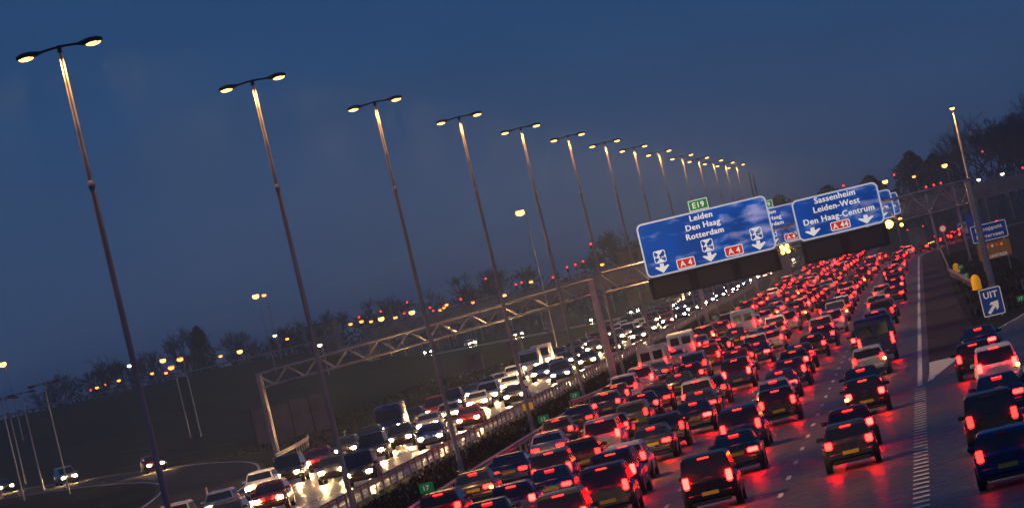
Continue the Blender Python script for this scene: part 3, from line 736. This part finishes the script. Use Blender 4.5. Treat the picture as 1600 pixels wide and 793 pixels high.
mb = MB(); mb.tube([(0, .1, -.1), (0, .1, c.z)], .04, 'galv', 6); mb.build('post', t)

# yellow crash-cushion marker on the right rail end, yellow box in the median, green distance boards
def nose(x, y, label, w=.66, h=1.1):
    t = thing('crash_marker', (x, y, 0), label, 'marker')
    mb = MB(); secs = []
    for z, k in ((.1, 1), (.75, 1), (.95, .8), (1.1, .35)):
        secs.append([(k * w / 2 * math.cos(a), .3 * k * math.sin(a), z * h / 1.1) for a in [2 * math.pi * i / 14 for i in range(14)]])
    mb.loft(secs, 'yellow'); mb.build('shell', t)
    mb = MB(); mb.tube([(0, .16, -.1), (0, .16, .5)], .08, 'galv', 8); mb.build('post', t)
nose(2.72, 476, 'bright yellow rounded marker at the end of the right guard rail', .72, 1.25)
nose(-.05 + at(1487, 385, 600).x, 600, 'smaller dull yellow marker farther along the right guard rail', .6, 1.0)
t = thing('warning_box', (-26.6, 398, 0), 'small yellow box on a post in the central reservation', 'marker')
mb = MB(); mb.box((0, 0, .75), (.62, .3, .42), 'yellow', bev=.04); mb.build('box', t)
mb = MB(); mb.tube([(0, 0, -.1), (0, 0, .6)], .04, 'galv', 6); mb.build('post', t)
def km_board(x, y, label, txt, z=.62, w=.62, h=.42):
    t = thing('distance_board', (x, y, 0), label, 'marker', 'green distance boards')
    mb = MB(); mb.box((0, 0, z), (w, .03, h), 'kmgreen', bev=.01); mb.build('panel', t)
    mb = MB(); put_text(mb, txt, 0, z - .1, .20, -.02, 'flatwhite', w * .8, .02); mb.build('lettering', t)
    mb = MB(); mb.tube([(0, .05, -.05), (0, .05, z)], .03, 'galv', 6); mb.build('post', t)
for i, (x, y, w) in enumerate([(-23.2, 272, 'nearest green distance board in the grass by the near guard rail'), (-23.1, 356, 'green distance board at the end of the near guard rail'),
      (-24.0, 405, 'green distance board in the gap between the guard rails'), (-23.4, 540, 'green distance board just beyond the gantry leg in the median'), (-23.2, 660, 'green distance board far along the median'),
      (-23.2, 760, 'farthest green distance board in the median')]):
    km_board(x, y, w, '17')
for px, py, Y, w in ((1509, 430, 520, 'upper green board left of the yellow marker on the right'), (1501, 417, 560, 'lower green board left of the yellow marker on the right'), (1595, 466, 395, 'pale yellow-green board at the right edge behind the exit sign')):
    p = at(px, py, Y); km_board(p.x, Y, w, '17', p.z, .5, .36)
# grey board with diagonal arrow at the far end of the median
t = thing('divider_board', (at(1205, 441, 800).x, 800, 0), 'grey board with a diagonal arrow in the far median under the sign', 'road sign'); z = at(1205, 441, 800).z
mb = MB(); mb.box((0, 0, z), (2.1, .06, 1.9), 'screen'); mb.build('panel', t)
mb = MB(); mb.prism([(-.55, z - .55), (-.45, z - .65), (.4, z + .3), (.4, z), (.55, z), (.55, z + .55), (0, z + .55), (0, z + .4), (.3, z + .4)], -.05, -.03, 'concrete'); mb.build('arrow', t)
for x in (-.7, .7):
    mb = MB(); mb.tube([(x, .08, -.1), (x, .08, z)], .06, 'galv', 6); mb.build('post', t)
pm1 = MB(); pm1.box((0, 0, .45), (.12, .05, 1.0), 'paint', bev=.015); pm1 = pm1.mesh('post'); pm2 = MB(); pm2.box((0, -.03, .82), (.07, .012, .16), 'unlit'); pm2 = pm2.mesh('reflector')
for i, y in enumerate((330, 372, 414, 462, 510, 560, 612, 668, 730, 800)):
    t = thing('marker_post', (-44.3, y, 0), ('nearest', 'second', 'third', 'fourth', 'fifth', 'sixth', 'seventh', 'eighth', 'ninth', 'farthest')[i] + ' small white marker post on the verge left of the oncoming headlights', 'marker post', 'marker posts on the left verge')
    ob('post', pm1, t); ob('reflector', pm2, t)
# dark screen panels left of the second pole
t = thing('noise_screen', (-57.5, 560, 0), 'row of dark purple-grey screen panels on the verge left of the second pole', 'fence')
for i in range(4):
    mb = MB(); mb.box((-3.0 + i * 1.75, 0, 1.6), (1.6, .12, 3.2), 'screen', bev=.02); mb.build('panel', t)
for i in range(5):
    mb = MB(); mb.box((-3.87 + i * 1.75, 0, 1.65), (.13, .18, 3.4), 'darksteel'); mb.build('post', t)
# control cabinets on the grass between the side road and the carriageway
for px, py, Y, w in ((743, 572, 742, 'dark roadside cabinet below the truss, left one'), (808, 555, 800, 'dark roadside cabinet below the truss, right one')):
    p = at(px, py, Y); t = thing('control_cabinet', (p.x, Y, 0), w, 'cabinet')
    mb = MB(); mb.box((0, 0, .95), (1.9, .8, 1.8), 'screen', bev=.03); mb.box((0, 0, 1.9), (2.05, .95, .1), 'darksteel'); mb.build('housing', t)
    for x in (-.46, .46):
        mb = MB(); mb.box((x, -.41, .95), (.88, .03, 1.6), 'screen', bev=.008); mb.build('door', t)
# buildings beyond
def building(px, py0, w, h, Y, m, label, rows=2, cols=6, zb=0.0):
    p = at(px, py0, Y); t = thing('building', (p.x, Y, zb), label, 'building')
    H = p.z - zb
    mb = MB(); mb.box((0, 6, H / 2), (w, 12, H), m); mb.build('wall', t)
    mb = MB(); mb.box((0, 6, H + .12), (w + .6, 12.6, .3), 'darksteel'); mb.build('roof', t)
    for r in range(rows):
        for c_ in range(cols):
            mb = MB(); mb.box((-w / 2 + (c_ + .5) * w / cols, -.02, H - 1.6 - r * 3.2), (w / cols * .6, .06, 1.4), 'glass'); mb.build('window', t)
building(988, 388, 6.5, 4, 1240, 'brick', 'brown flat-roofed building beside the left edge of the big blue sign', 3, 3)
building(497, 507, 5.4, 4, 1240, 'screen', 'small dark block beside the second tall pole on the skyline', 3, 3)
c = at(1172, 268, 1400)
t = thing('mast', (c.x, 1400, 0), 'dark twin mast standing at the far end of the row of lamps', 'mast')
for dx, dh in ((-.5, 0), (.4, -.8)):
    mb = MB(); mb.tube([(dx, 0, 0), (dx * .8, 0, c.z + dh)], [.3, .16], 'darksteel', 6); mb.build('leg', t)
mb = MB()
for k in range(12): z = c.z * (k + .5) / 12; mb.tube([(-.45, 0, z), (.37, 0, z + c.z / 24)], .05, 'darksteel', 5)
mb.build('lattice', t)

# ------------------------------------------------------------------ trees
def bare_tree(h, spread, seed, levels=5, fan=3, upright=.5):
    rnd = random.Random(seed); T = MB(); C = MB()
    def grow(p, d, L, r, lv):
        q = p + d * L; r = max(r, .014)
        (T if lv >= levels - 1 else C).tube([p, q], [r, r * .62], 'bark' if lv >= levels - 1 else 'twig', 5 if lv > 2 else 3, False, False)
        if lv == 0: return
        for k in range(fan + (1 if rnd.random() < .5 else 0)):
            ax = Vector((rnd.gauss(0, 1), rnd.gauss(0, 1), rnd.gauss(0, .5))).normalized()
            nd = (d + ax * spread * rnd.uniform(.6, 1.2) + Vector((0, 0, upright * .3))).normalized()
            f = rnd.uniform(.45, 1.0) if k else 1.0
            grow(p + d * L * f, nd, L * rnd.uniform(.60, .82), r * .55 * (.7 + .3 * f), lv - 1)
    grow(Vector((0, 0, -.3)), Vector((rnd.uniform(-.05, .05), 0, 1)).normalized(), h * .27, h * .022, levels)
    return T.mesh('trunk'), C.mesh('crown')
def dense_tree(h, w, seed, n=3600):
    rnd = random.Random(seed); T = MB(); C = MB(); T.tube([(0, 0, -.2), (0, 0, h * .8)], [.3, .06], 'bark', 7)
    for i in range(7): 
        z = h * (.15 + .1 * i); a = rnd.uniform(0, 6.28); T.tube([(0, 0, z), (math.cos(a) * w * .35, math.sin(a) * w * .35, z + h * .12)], [.08, .02], 'bark', 4)
    for i in range(n):
        f = rnd.random() ** .8; prof = w / 2 * min(1, f * 5) * (1 - f) ** .55 * (1 + .18 * math.sin(f * 23 + seed)); a = rnd.uniform(0, 6.28); r = prof * rnd.random() ** .45
        p = Vector((math.cos(a) * r, math.sin(a) * r, h * (.05 + .95 * f))); s = rnd.uniform(.12, .34)
        u = Vector((rnd.gauss(0, 1), rnd.gauss(0, 1), rnd.gauss(0, 1))).normalized() * s; v = Vector((rnd.gauss(0, 1), rnd.gauss(0, 1), rnd.gauss(0, 1))).normalized() * s
        C.add([p, p + u, p + v], [(0, 1, 2)], 'leaf')
    return T.mesh('trunk'), C.mesh('crown')
KIND = {'round': [bare_tree(10, .75, s, 6) for s in (1, 2, 3)], 'tall': [bare_tree(10, .85, s, 6, 3, .6) for s in (4, 5, 9)], 'poplar': [dense_tree(10, 3.6, 6)], 'bush': [dense_tree(7, 7.5, 8, 5000)]}
def tree(px, ptop, Y, kind, w, i, label, zb=0.0, sx=1.0):
    p = at(px, ptop, Y); H = p.z - zb; tm, cm = KIND[kind][i % len(KIND[kind])]
    base = max(v.co.z for v in cm.vertices)
    t = thing({'round': 'bare_tree', 'tall': 'slender_bare_tree', 'poplar': 'evergreen_tree', 'bush': 'evergreen_bush'}[kind], (p.x, Y, zb), label, 'tree', w, random.uniform(0, 6.28))
    k = H / base; sx = sx * (.62 if kind == 'tall' else 1.0); t.scale = (k * sx, k * sx, k)
    ob('trunk', tm, t); ob('crown', cm, t)
TREES = [(85, 574, 1350, 'round', 'bare tree left of the round one, low on the left skyline'), (150, 553, 1350, 'round', 'round bare tree right of the unlit lamp cluster'), (190, 556, 1380, 'tall', 'slim bare tree between the round bare tree and the nearest tall pole'),
 (228, 545, 1400, 'tall', 'slim bare tree immediately behind the nearest tall pole'), (281, 508, 1360, 'tall', 'slender bare tree just left of the dark conical evergreen'), (305, 508, 1340, 'poplar', 'dark conical evergreen, the darkest tree on the left skyline'),
 (353, 516, 1380, 'tall', 'slender bare tree right of the dark conical evergreen'), (385, 530, 1420, 'tall', 'faint slim tree left of the tall pair of lamps'), (435, 505, 1400, 'tall', 'slim bare tree between the tall pair of lamps and the second pole'),
 (472, 490, 1420, 'round', 'faint bare tree above the small dark block'), (515, 480, 1400, 'tall', 'dark slim tree right of the second tall pole'), (560, 468, 1450, 'round', 'faint bare tree above the left end of the orange lamp string'),
 (600, 462, 1450, 'tall', 'faint slim tree above the middle of the orange lamp string'), (640, 455, 1450, 'round', 'faint bare tree behind the third tall pole'), (718, 425, 1400, 'round', 'bare tree midway between the third and fourth poles'),
 (757, 416, 1400, 'tall', 'bare tree just left of the fourth tall pole'), (800, 408, 1400, 'round', 'bare tree right of the fourth tall pole'), (925, 372, 1400, 'round', 'bare tree behind the lone red signal near the big blue sign'),
 (968, 352, 1400, 'tall', 'bare tree over the brown flat-roofed building'), (990, 362, 1420, 'round', 'bare tree just left of the big blue sign top corner')]
for i, (px, py, Y, kd, lb) in enumerate(TREES): tree(px, py, Y - 90, kd, 'trees on the skyline', i, lb, 0.0, 1.5 if kd == 'poplar' else 1.25)
for i, (px, py, Y, kd, sx, lb) in enumerate([(1215, 302, 1500, 'bush', 1.0, 'low bush on the skyline behind the second green plate'), (1290, 288, 1500, 'bush', 1.2, 'low bush hidden partly behind the right blue sign'), (1355, 272, 1450, 'bush', 1.0, 'low dark bush rising right of the Sassenheim sign top'),
      (1418, 234, 1400, 'bush', .9, 'left rounded clump of dark trees, left of the single tall lamp'), (1455, 238, 1420, 'bush', .9, 'right rounded clump of dark trees, left of the single tall lamp')]):
    tree(px, py, Y, kd, 'dark bushes on the right skyline', i, lb, 0.0, sx)
for i, (px, py, Y, kd, lb) in enumerate([(1500, 192, 1300, 'round', 'big bare tree right behind the single tall lamp'), (1530, 168, 1310, 'round', 'big bare tree right of the single tall lamp, second of the wood'), (1565, 150, 1300, 'round', 'tallest big bare tree of the wood at the right edge'),
      (1592, 152, 1320, 'round', 'big bare tree cut by the right edge of the photo'), (1548, 180, 1270, 'tall', 'upright bare tree at the front of the right-hand wood'), (1580, 175, 1260, 'tall', 'upright bare tree at the front nearest the right edge')]):
    tree(px, py, Y, kd, 'big bare trees on the right', i, lb, 0.0, 1.15)
mb = MB(); rnd = random.Random(3)
for i in range(17000):
    if i < 5000: x = rnd.uniform(-34, 40); y = rnd.uniform(1330, 1420); h = 8 + 1.2 * math.sin(x * .21) + 2.6 * sm(-5, 25, x)
    else: x = rnd.uniform(-230, -30); y = rnd.uniform(1300, 1400); h = 7.5 + 1.0 * math.sin(x * .13) + .9 * math.sin(x * .31 + 1) + .6 * math.sin(x * .83)
    z = h * rnd.random() ** .7; s = rnd.uniform(.3, .8)
    mb.add([(x, y, z), (x + rnd.uniform(-s, s), y + rnd.uniform(-s, s), z + s), (x + rnd.uniform(-s, s), y, z + rnd.uniform(-s, s))], [(0, 1, 2)], 'twig')
tag(mb.build('hedge_belt'), 'distant low belt of scrub along the skyline beyond the flyover', 'scrub', kind='stuff')

# ------------------------------------------------------------------ vehicles
SPEC = {  # body stations: y, z bottom, z belt, half width ; cabin: base y0,y1, roof y0,y1, roof z, half widths base/roof ; tail lamps
 'hatchback':   dict(L=4.0, st=[(-2.0, .42, .86, .74), (-1.93, .28, .97, .82), (-1.2, .22, .99, .87), (0, .2, .97, .88), (.95, .2, .95, .87), (1.65, .24, .82, .83), (2.0, .36, .62, .70)],
                     cab=(-1.93, .98, -1.62, .20, 1.47, .80, .60), tail=(.70, .98, .22, .30), wr=.31, ax=1.22),
 'saloon_car':  dict(L=4.5, st=[(-2.25, .44, .84, .74), (-2.15, .30, 1.0, .82), (-1.4, .22, 1.02, .87), (0, .2, .96, .89), (1.0, .2, .94, .88), (1.85, .25, .80, .84), (2.25, .36, .62, .70)],
                     cab=(-1.62, 1.0, -.85, .22, 1.43, .80, .60), tail=(.62, .88, .36, .20), wr=.32, ax=1.36),
 'estate_car':  dict(L=4.6, st=[(-2.3, .42, .88, .75), (-2.22, .28, .98, .83), (-1.4, .22, 1.0, .88), (0, .2, .97, .89), (1.05, .2, .95, .88), (1.9, .25, .82, .84), (2.3, .36, .62, .70)],
                     cab=(-2.2, 1.05, -1.95, .28, 1.48, .80, .63), tail=(.72, 1.06, .18, .42), wr=.32, ax=1.38),
 'people_carrier': dict(L=4.5, st=[(-2.25, .45, .92, .77), (-2.15, .32, 1.05, .85), (-1.3, .26, 1.08, .90), (0, .24, 1.05, .91), (1.1, .24, 1.0, .90), (1.85, .28, .90, .86), (2.25, .4, .66, .73)],
                     cab=(-2.15, 1.25, -1.9, .35, 1.72, .83, .66), tail=(.75, 1.15, .18, .46), wr=.34, ax=1.35),
}
def section(y, zb, zt, w):
    pts = [(w * .86, zb), (w * .98, zb + .12), (w, zb + (zt - zb) * .5), (w * .97, zt - .10), (w * .88, zt)]
    r = [(x, y, z) for x, z in pts]; return r + [(-x, y_, z) for x, y_, z in r[::-1]]
_veh = {}
def head_m(onc): return 'head' if onc else 'headback'
def car_parts(kind, paint, onc, far, lit='tail', blink=0):
    """list of (part name, mesh, sub-parts); far cars are one mesh"""
    key = (kind, paint, onc, far, lit, blink)
    if key in _veh: return _veh[key]
    s = SPEC[kind]; L = s['L']; P = PM[paint]; y0, y1, r0, r1, H, wb, wr_ = s['cab']; out = []
    body = MB(); body.loft([section(*q) for q in s['st']], P)
    zb = .90
    def ring(z, a, b, w): return [(-w, a, z), (w, a, z), (w, b, z), (-w, b, z)]
    zt0 = .93
    body.loft([ring(zt0, y0, y1, wb), ring(H - .10, r0 - .05, r1 + .06, wr_ + .04), ring(H - .02, r0 + .06, r1 - .08, wr_ - .03), ring(H, r0 + .25, r1 - .3, wr_ - .14)], P, False)
    body.box((0, -L / 2 - .03, .48), (1.42, .10, .20), P, bev=.04); body.box((0, L / 2 - .06, .46), (1.36, .14, .2), 'trim', bev=.04)
    body.box((0, -L / 2 - .01, .30), (1.2, .10, .12), 'trim', bev=.03)
    def face(za, zb_, fr):   # cabin cross-section at height z
        def at_(z):
            f = (z - zt0) / (H - .10 - zt0); return (y0 + (r0 - .05 - y0) * f, y1 + (r1 + .06 - y1) * f, wb + (wr_ + .04 - wb) * f)
        return at_(za), at_(zb_)
    (ya, yb, wa), (yc, yd, wc) = face(1.0, H - .13, 0)
    g = MB(); e = .006
    g.add([(-wa * .9, ya - e, 1.0), (wa * .9, ya - e, 1.0), (wc * .9, yc - e, H - .13), (-wc * .9, yc - e, H - .13)], [(0, 1, 2, 3)], 'glass'); rear = g
    g = MB(); g.add([(-wa * .92, yb + e, 1.0), (wa * .92, yb + e, 1.0), (wc * .92, yd + e, H - .13), (-wc * .92, yd + e, H - .13)], [(3, 2, 1, 0)], 'glass'); front = g
    sides = []
    for q in (-1, 1):
        g = MB(); g.add([(q * (wa + e), ya + .22, 1.0), (q * (wa + e), yb - .30, 1.0), (q * (wc + e), yd - .12, H - .13), (q * (wc + e), yc + .14, H - .13)], [(0, 1, 2, 3) if q > 0 else (3, 2, 1, 0)], 'glass'); sides.append(g)
    lo, hi, tw, th = s['tail']; zc = (lo + hi) / 2; tails = []
    for q in (-1, 1):
        g = MB(); g.box((q * (.76 - tw / 2), -L / 2 + .03, zc + .02), (tw, .12, th * .74), lit, bev=.03); g.box((q * (.76 - tw / 2), -L / 2 + .035, zc + .02 + th * .45), (tw, .11, th * .15), 'trim', bev=.02); g.box((q * (.76 - tw / 2), -L / 2 + .035, zc + .02 - th * .45), (tw * .9, .11, th * .14), 'unlit', bev=.02)
        if blink == q: g.box((q * (.79 - tw * .2), -L / 2 - .02, zc + .02 - th * .3), (.15, .08, .12), 'amber', bev=.02)
        tails.append(g)
    brk = MB(); brk.box((0, yc - .03, H - .10), (.34, .03, .035), 'brake' if lit != 'tail_dim' else 'brake_off')
    heads = []
    for q in (-1, 1):
        g = MB(); g.box((q * .58, L / 2 - .03, .66), (.30, .10, .15), head_m(onc), bev=.03); heads.append(g)
    pl = MB(); pl.box((0, -L / 2 - .09, .56 if kind != 'saloon_car' else .72), (.52, .015, .115), 'plate')
    wheels = []; R = s['wr']
    for qx in (-1, 1):
        for qy in (-1, 1):
            c = (qx * .79, qy * s['ax'], R)
            g = MB(); g.tube([(c[0] - .10, c[1], R), (c[0] + .10, c[1], R)], R, 'rubber', 14); h = MB(); h.tube([(c[0] + qx * .085, c[1], R), (c[0] + qx * .108, c[1], R)], R * .62, 'rim', 10); wheels.append((g, h))
    mirrors = []
    for q in (-1, 1):
        g = MB(); g.box((q * .885, y1 - .42, 1.03), (.24, .12, .13), P, bev=.03); mirrors.append(g)
    if far:
        one = MB()
        for g in [body, rear, front] + sides + tails + [brk] + heads + [pl] + [a for a, _ in wheels] + mirrors:
            for f, mi, smf in zip(g.f, g.mi, g.sm): pass
            k = len(one.v); one.v += g.v
            for f, mi, smf in zip(g.f, g.mi, g.sm): one.f.append([a + k for a in f]); one.mi.append(one._m(g.m[mi])); one.sm.append(smf)
        out = one.mesh(kind)
    else:
        out = [('body', body.mesh('body'), []), ('rear_window', rear.mesh('rear_window'), []), ('windscreen', front.mesh('windscreen'), []), ('brake_light', brk.mesh('brake_light'), []), ('number_plate', pl.mesh('number_plate'), [])]
        out += [('side_window', g.mesh('side_window'), []) for g in sides] + [('tail_light', g.mesh('tail_light'), []) for g in tails]
        out += [('headlight', g.mesh('headlight'), []) for g in heads] + [('mirror', g.mesh('mirror'), []) for g in mirrors]
        out += [('wheel', a.mesh('wheel'), [('rim', b.mesh('rim'))]) for a, b in wheels]
    _veh[key] = out
    return out
def place_parts(t, parts):
    for nm, me, sub in parts:
        o = ob(nm, me, t)
        for n2, m2 in sub: ob(n2, m2, o)
FAR_Y = 930.0; DIST = []
def put_car(kind, paint, x, y, rz, onc, label, group, z=0.0):
    far = y > 430
    if y > FAR_Y:
        DIST.append((kind, paint, x, y, rz, onc)); return None
    pr = car_parts(kind, paint, onc, far, 'tail' if onc else rnd.choice(('tail_dim', 'tail', 'tail', 'tail_brake')), 0 if onc else rnd.choice((0,) * 12 + (1, 1, -1)))
    if far: return tag(ob(kind, pr, None, (x, y, z), rz), label, 'car', group)
    t = thing(kind, (x, y, z), label, 'car', group, rz); place_parts(t, pr); return t
def van_parts(paint, onc):
    key = ('van', paint, onc)
    if key in _veh: return _veh[key]
    P = PM[paint]; b = MB()
    b.loft([section(-2.6, .4, 2.2, .92), section(-2.5, .35, 2.35, .97), section(.9, .35, 2.35, .97), section(1.5, .32, 2.05, .95), section(2.0, .32, 1.25, .93), section(2.6, .4, .9, .85)], P)
    parts = [('body', b.mesh('body'), [])]
    for q in (-1, 1):
        g = MB(); g.box((q * .42, -2.615, 1.72), (.62, .02, .55), 'glass'); parts.append(('rear_window', g.mesh('rear_window'), []))
        g = MB(); g.box((q * .86, -2.6, 1.15), (.14, .08, .55), 'tail', bev=.02); parts.append(('tail_light', g.mesh('tail_light'), []))
        g = MB(); g.box((q * .62, 2.58, .78), (.32, .1, .22), head_m(onc), bev=.03); parts.append(('headlight', g.mesh('headlight'), []))
        for y in (-1.6, 1.7):
            g = MB(); g.tube([(q * .84 - .11, y, .35), (q * .84 + .11, y, .35)], .35, 'rubber', 14); parts.append(('wheel', g.mesh('wheel'), []))
    g = MB(); g.add([(-.8, 1.53, 2.02), (.8, 1.53, 2.02), (.84, 2.02, 1.28), (-.84, 2.02, 1.28)], [(3, 2, 1, 0)], 'glass'); parts.append(('windscreen', g.mesh('windscreen'), []))
    g = MB(); g.box((0, -2.62, .62), (.52, .02, .115), 'plate'); parts.append(('number_plate', g.mesh('number_plate'), []))
    g = MB(); g.box((0, -2.6, .42), (1.7, .14, .16), 'trim', bev=.03); parts.append(('bumper', g.mesh('bumper'), []))
    _veh[key] = parts; return parts
def lorry_parts(paint, onc):
    key = ('lorry', paint, onc)
    if key in _veh: return _veh[key]
    P = PM[paint]; parts = []
    b = MB(); b.box((0, -1.6, 2.35), (2.48, 9.0, 2.7), P, bev=.04); parts.append(('cargo_box', b.mesh('cargo_box'), []))
    b = MB(); b.box((0, -.6, .82), (1.0, 10.6, .28), 'darksteel'); b.box((0, -5.95, .6), (2.4, .12, .16), 'darksteel'); parts.append(('chassis', b.mesh('chassis'), []))
    b = MB(); b.loft([[(-w, y, z) for w, y in ((1.2, a), (-1.2, a), (-1.2, c), (1.2, c))] for z, a, c in ((.55, 3.1, 5.1), (1.6, 3.1, 5.15), (2.7, 3.1, 4.8), (3.1, 3.2, 4.5))], 'screen', False); parts.append(('cab', b.mesh('cab'), []))
    b = MB(); b.add([(-1.05, 5.17, 1.65), (1.05, 5.17, 1.65), (1.05, 4.84, 2.65), (-1.05, 4.84, 2.65)], [(3, 2, 1, 0)], 'glass'); parts.append(('windscreen', b.mesh('windscreen'), []))
    for q in (-1, 1):
        g = MB(); g.box((q * 1.0, -6.03, .72), (.42, .06, .16), 'tail', bev=.02); parts.append(('tail_light', g.mesh('tail_light'), []))
        g = MB(); g.box((q * 1.15, -6.13, 3.6), (.12, .05, .08), 'brake'); parts.append(('marker_light', g.mesh('marker_light'), []))
        g = MB(); g.box((q * .9, 5.12, .85), (.4, .08, .22), head_m(onc), bev=.03); parts.append(('headlight', g.mesh('headlight'), []))
        g = MB()
        for k in range(4): g.box((q * 1.255, -5 + k * 2.6, 1.02), (.03, .14, .08), 'amber')
        parts.append(('side_marker', g.mesh('side_marker'), []))
        for y in (-4.6, -3.4, 3.9):
            g = MB(); g.tube([(q * 1.05 - .15, y, .5), (q * 1.05 + .15, y, .5)], .5, 'rubber', 14); parts.append(('wheel', g.mesh('wheel'), []))
    b = MB(); b.box((0, -6.12, 3.62), (2.44, .06, .1), 'darksteel'); b.box((0, -6.12, 1.06), (2.44, .06, .1), 'darksteel'); b.box((-1.2, -6.12, 2.35), (.07, .06, 2.5), 'darksteel'); b.box((1.2, -6.12, 2.35), (.07, .06, 2.5), 'darksteel'); parts.append(('door_frame', b.mesh('door_frame'), []))
    b = MB(); b.box((0, -6.115, 2.35), (.05, .03, 2.5), 'darksteel'); b.box((.45, -6.115, 1.5), (.04, .04, 1.0), 'darksteel'); parts.append(('door_bars', b.mesh('door_bars'), []))
    g = MB(); g.box((0, -6.03, .6), (.52, .02, .115), 'plate'); parts.append(('number_plate', g.mesh('number_plate'), []))
    _veh[key] = parts; return parts

ORD = ['nearest', 'second', 'third', 'fourth', 'fifth', 'sixth', 'seventh', 'eighth', 'ninth', 'tenth', 'eleventh', 'twelfth', 'thirteenth', 'fourteenth', 'fifteenth', 'sixteenth', 'seventeenth', 'eighteenth', 'nineteenth', 'twentieth']
TENS = {2: 'twenty', 3: 'thirty', 4: 'forty', 5: 'fifty', 6: 'sixty', 7: 'seventy'}
def ordinal(i):
    if i < 20: return ORD[i]
    n = i + 1; a, b = divmod(n, 10)
    if b == 0: return {2: 'twentieth', 3: 'thirtieth', 4: 'fortieth', 5: 'fiftieth', 6: 'sixtieth', 7: 'seventieth'}[a]
    return TENS[a] + '-' + (['first'] + ORD[1:])[b - 1]
LANES = ['leftmost lane', 'second lane from left', 'middle lane', 'second lane from right', 'rightmost lane']
KN = {'hatchback': 'hatchback', 'saloon_car': 'saloon', 'estate_car': 'estate car', 'people_carrier': 'people carrier'}
rnd = random.Random(21)
def fill(lane_f, ys, lane, grp, onc, rz=0.0, tail='with red tail lights'):
    for i, y in enumerate(ys):
        x = lane_f(y) + max(-.6, min(.6, rnd.gauss(0, .28))); r = rnd.random(); pn = rnd.choice(['black'] * 4 + ['dark grey'] * 4 + ['dark blue'] * 3 + ['silver'] * 3 + ['dark red'] * 2 + ['white'])
        if not onc: h = rz + math.atan2(lane_f(y) - lane_f(y + 4), 4) + rnd.gauss(0, .012)
        else: h = math.pi
        if r < .04 and y > 270:
            pn = rnd.choice(['white', 'dark blue', 'silver'])
            t = thing('delivery_van', (x, y, 0), '%s van, %s in the %s' % (pn, ordinal(i), lane), 'van', grp, h); place_parts(t, van_parts(pn, onc))
        elif r < .09 and y > 760:
            pn = rnd.choice(['white', 'silver', 'dark blue'])
            t = thing('lorry', (x, y, 0), '%s box lorry, %s in the %s' % (pn, ordinal(i), lane), 'lorry', grp, h); place_parts(t, lorry_parts(pn, onc))
        else:
            kd = rnd.choice(list(SPEC)); put_car(kd, pn, x, y, h, onc, '%s %s, %s in the %s' % (pn, KN[kd], ordinal(i), lane), grp)
def queue(y0, y1, g0, g1, jit=.25):
    ys = []; y = y0
    while y < y1:
        ys.append(y); f = (y - y0) / (y1 - y0); y += (g0 + (g1 - g0) * f) * rnd.uniform(1 - jit, 1 + jit)
    return ys
G1 = 'queueing cars on the right carriageway'
for k in range(5):
    f = (lambda y, k=k: bend(LX[k], y)) if k >= 3 else (lambda y, k=k: LX[k])
    fill(f, queue(190 + rnd.uniform(0, 8) + (6 if k == 4 else 0), 1035 if k >= 3 else 1230, [18, 15, 15, 18, 25][k], [24, 22, 22, 26, 32][k], .42), LANES[k] + ' of tail lights', G1, False)
fill(lambda y: slip_l(y) + 1.9 + (.4 if y < 272 else 0), [168, 192, 216, 244, 266, 294], 'exit lane at the right', 'cars leaving on the slip road', False)
G2 = 'oncoming cars on the far carriageway'
for k, (x, nm) in enumerate(((-31.4, 'inner lane'), (-35.0, 'middle lane'), (-38.9, 'outer lane'))):
    fill(lambda y, x=x: x, queue([330, 300, 296][k], 1480, [44, 24, 20][k], [32, 16, 15][k], .4), nm + ' of oncoming headlights', G2, True, tail='with bright headlights')
# cars on the side road and on the curved slip road
def along(P, s):
    acc = 0
    for a, b in zip(P, P[1:]):
        L = (b - a).length
        if acc + L >= s: return a.lerp(b, (s - acc) / L), (b - a).normalized()
        acc += L
    return P[-1], (P[-1] - P[-2]).normalized()
for i, s in enumerate((30, 70, 110, 152, 190, 232, 290, 340)):
    p, d = along(SIDE, s); kd = rnd.choice(list(SPEC)); pn = rnd.choice(PAINTS)[0]
    put_car(kd, pn, p.x, p.y, math.atan2(d.x, -d.y) if True else 0, True, '%s %s with headlights on, %s car along the side road under the flyover' % (pn, KN[kd], ordinal(i)), 'cars on the side road')
for i, s in enumerate((110, 160, 205, 262)):
    p, d = along(LOOP, s); kd = rnd.choice(list(SPEC)); pn = rnd.choice(PAINTS)[0]
    n_ = Vector((-d.y, d.x)) * 1.7
    put_car(kd, pn, p.x + n_.x, p.y + n_.y, math.atan2(-d.x, d.y), True, '%s %s with headlights on, %s car down the curved slip road' % (pn, KN[kd], ['first', 'second', 'third', 'fourth'][i]), 'cars on the curved slip road')
mb = MB()
for kind, paint, x, y, rz, onc in DIST:
    me = car_parts(kind, paint, onc, True, 'tail'); c_, s_ = math.cos(rz), math.sin(rz)
    k = len(mb.v); mb.v += [(x + v.co.x * c_ - v.co.y * s_, y + v.co.x * s_ + v.co.y * c_, v.co.z) for v in me.vertices]
    idx = [mb._m(q) for q in me.materials]
    for p in me.polygons: mb.f.append([a + k for a in p.vertices]); mb.mi.append(idx[p.material_index]); mb.sm.append(p.use_smooth)
tag(mb.build('distant_traffic'), 'far off mass of queueing cars under and beyond the flyover', 'traffic', kind='stuff')
for c in ('car','van','lorry'): print('N', c, len([o for o in bpy.data.objects if o.get('category')==c]))
print('vehicles', len([o for o in bpy.data.objects if o.get('category') in ('car', 'van', 'lorry')]))
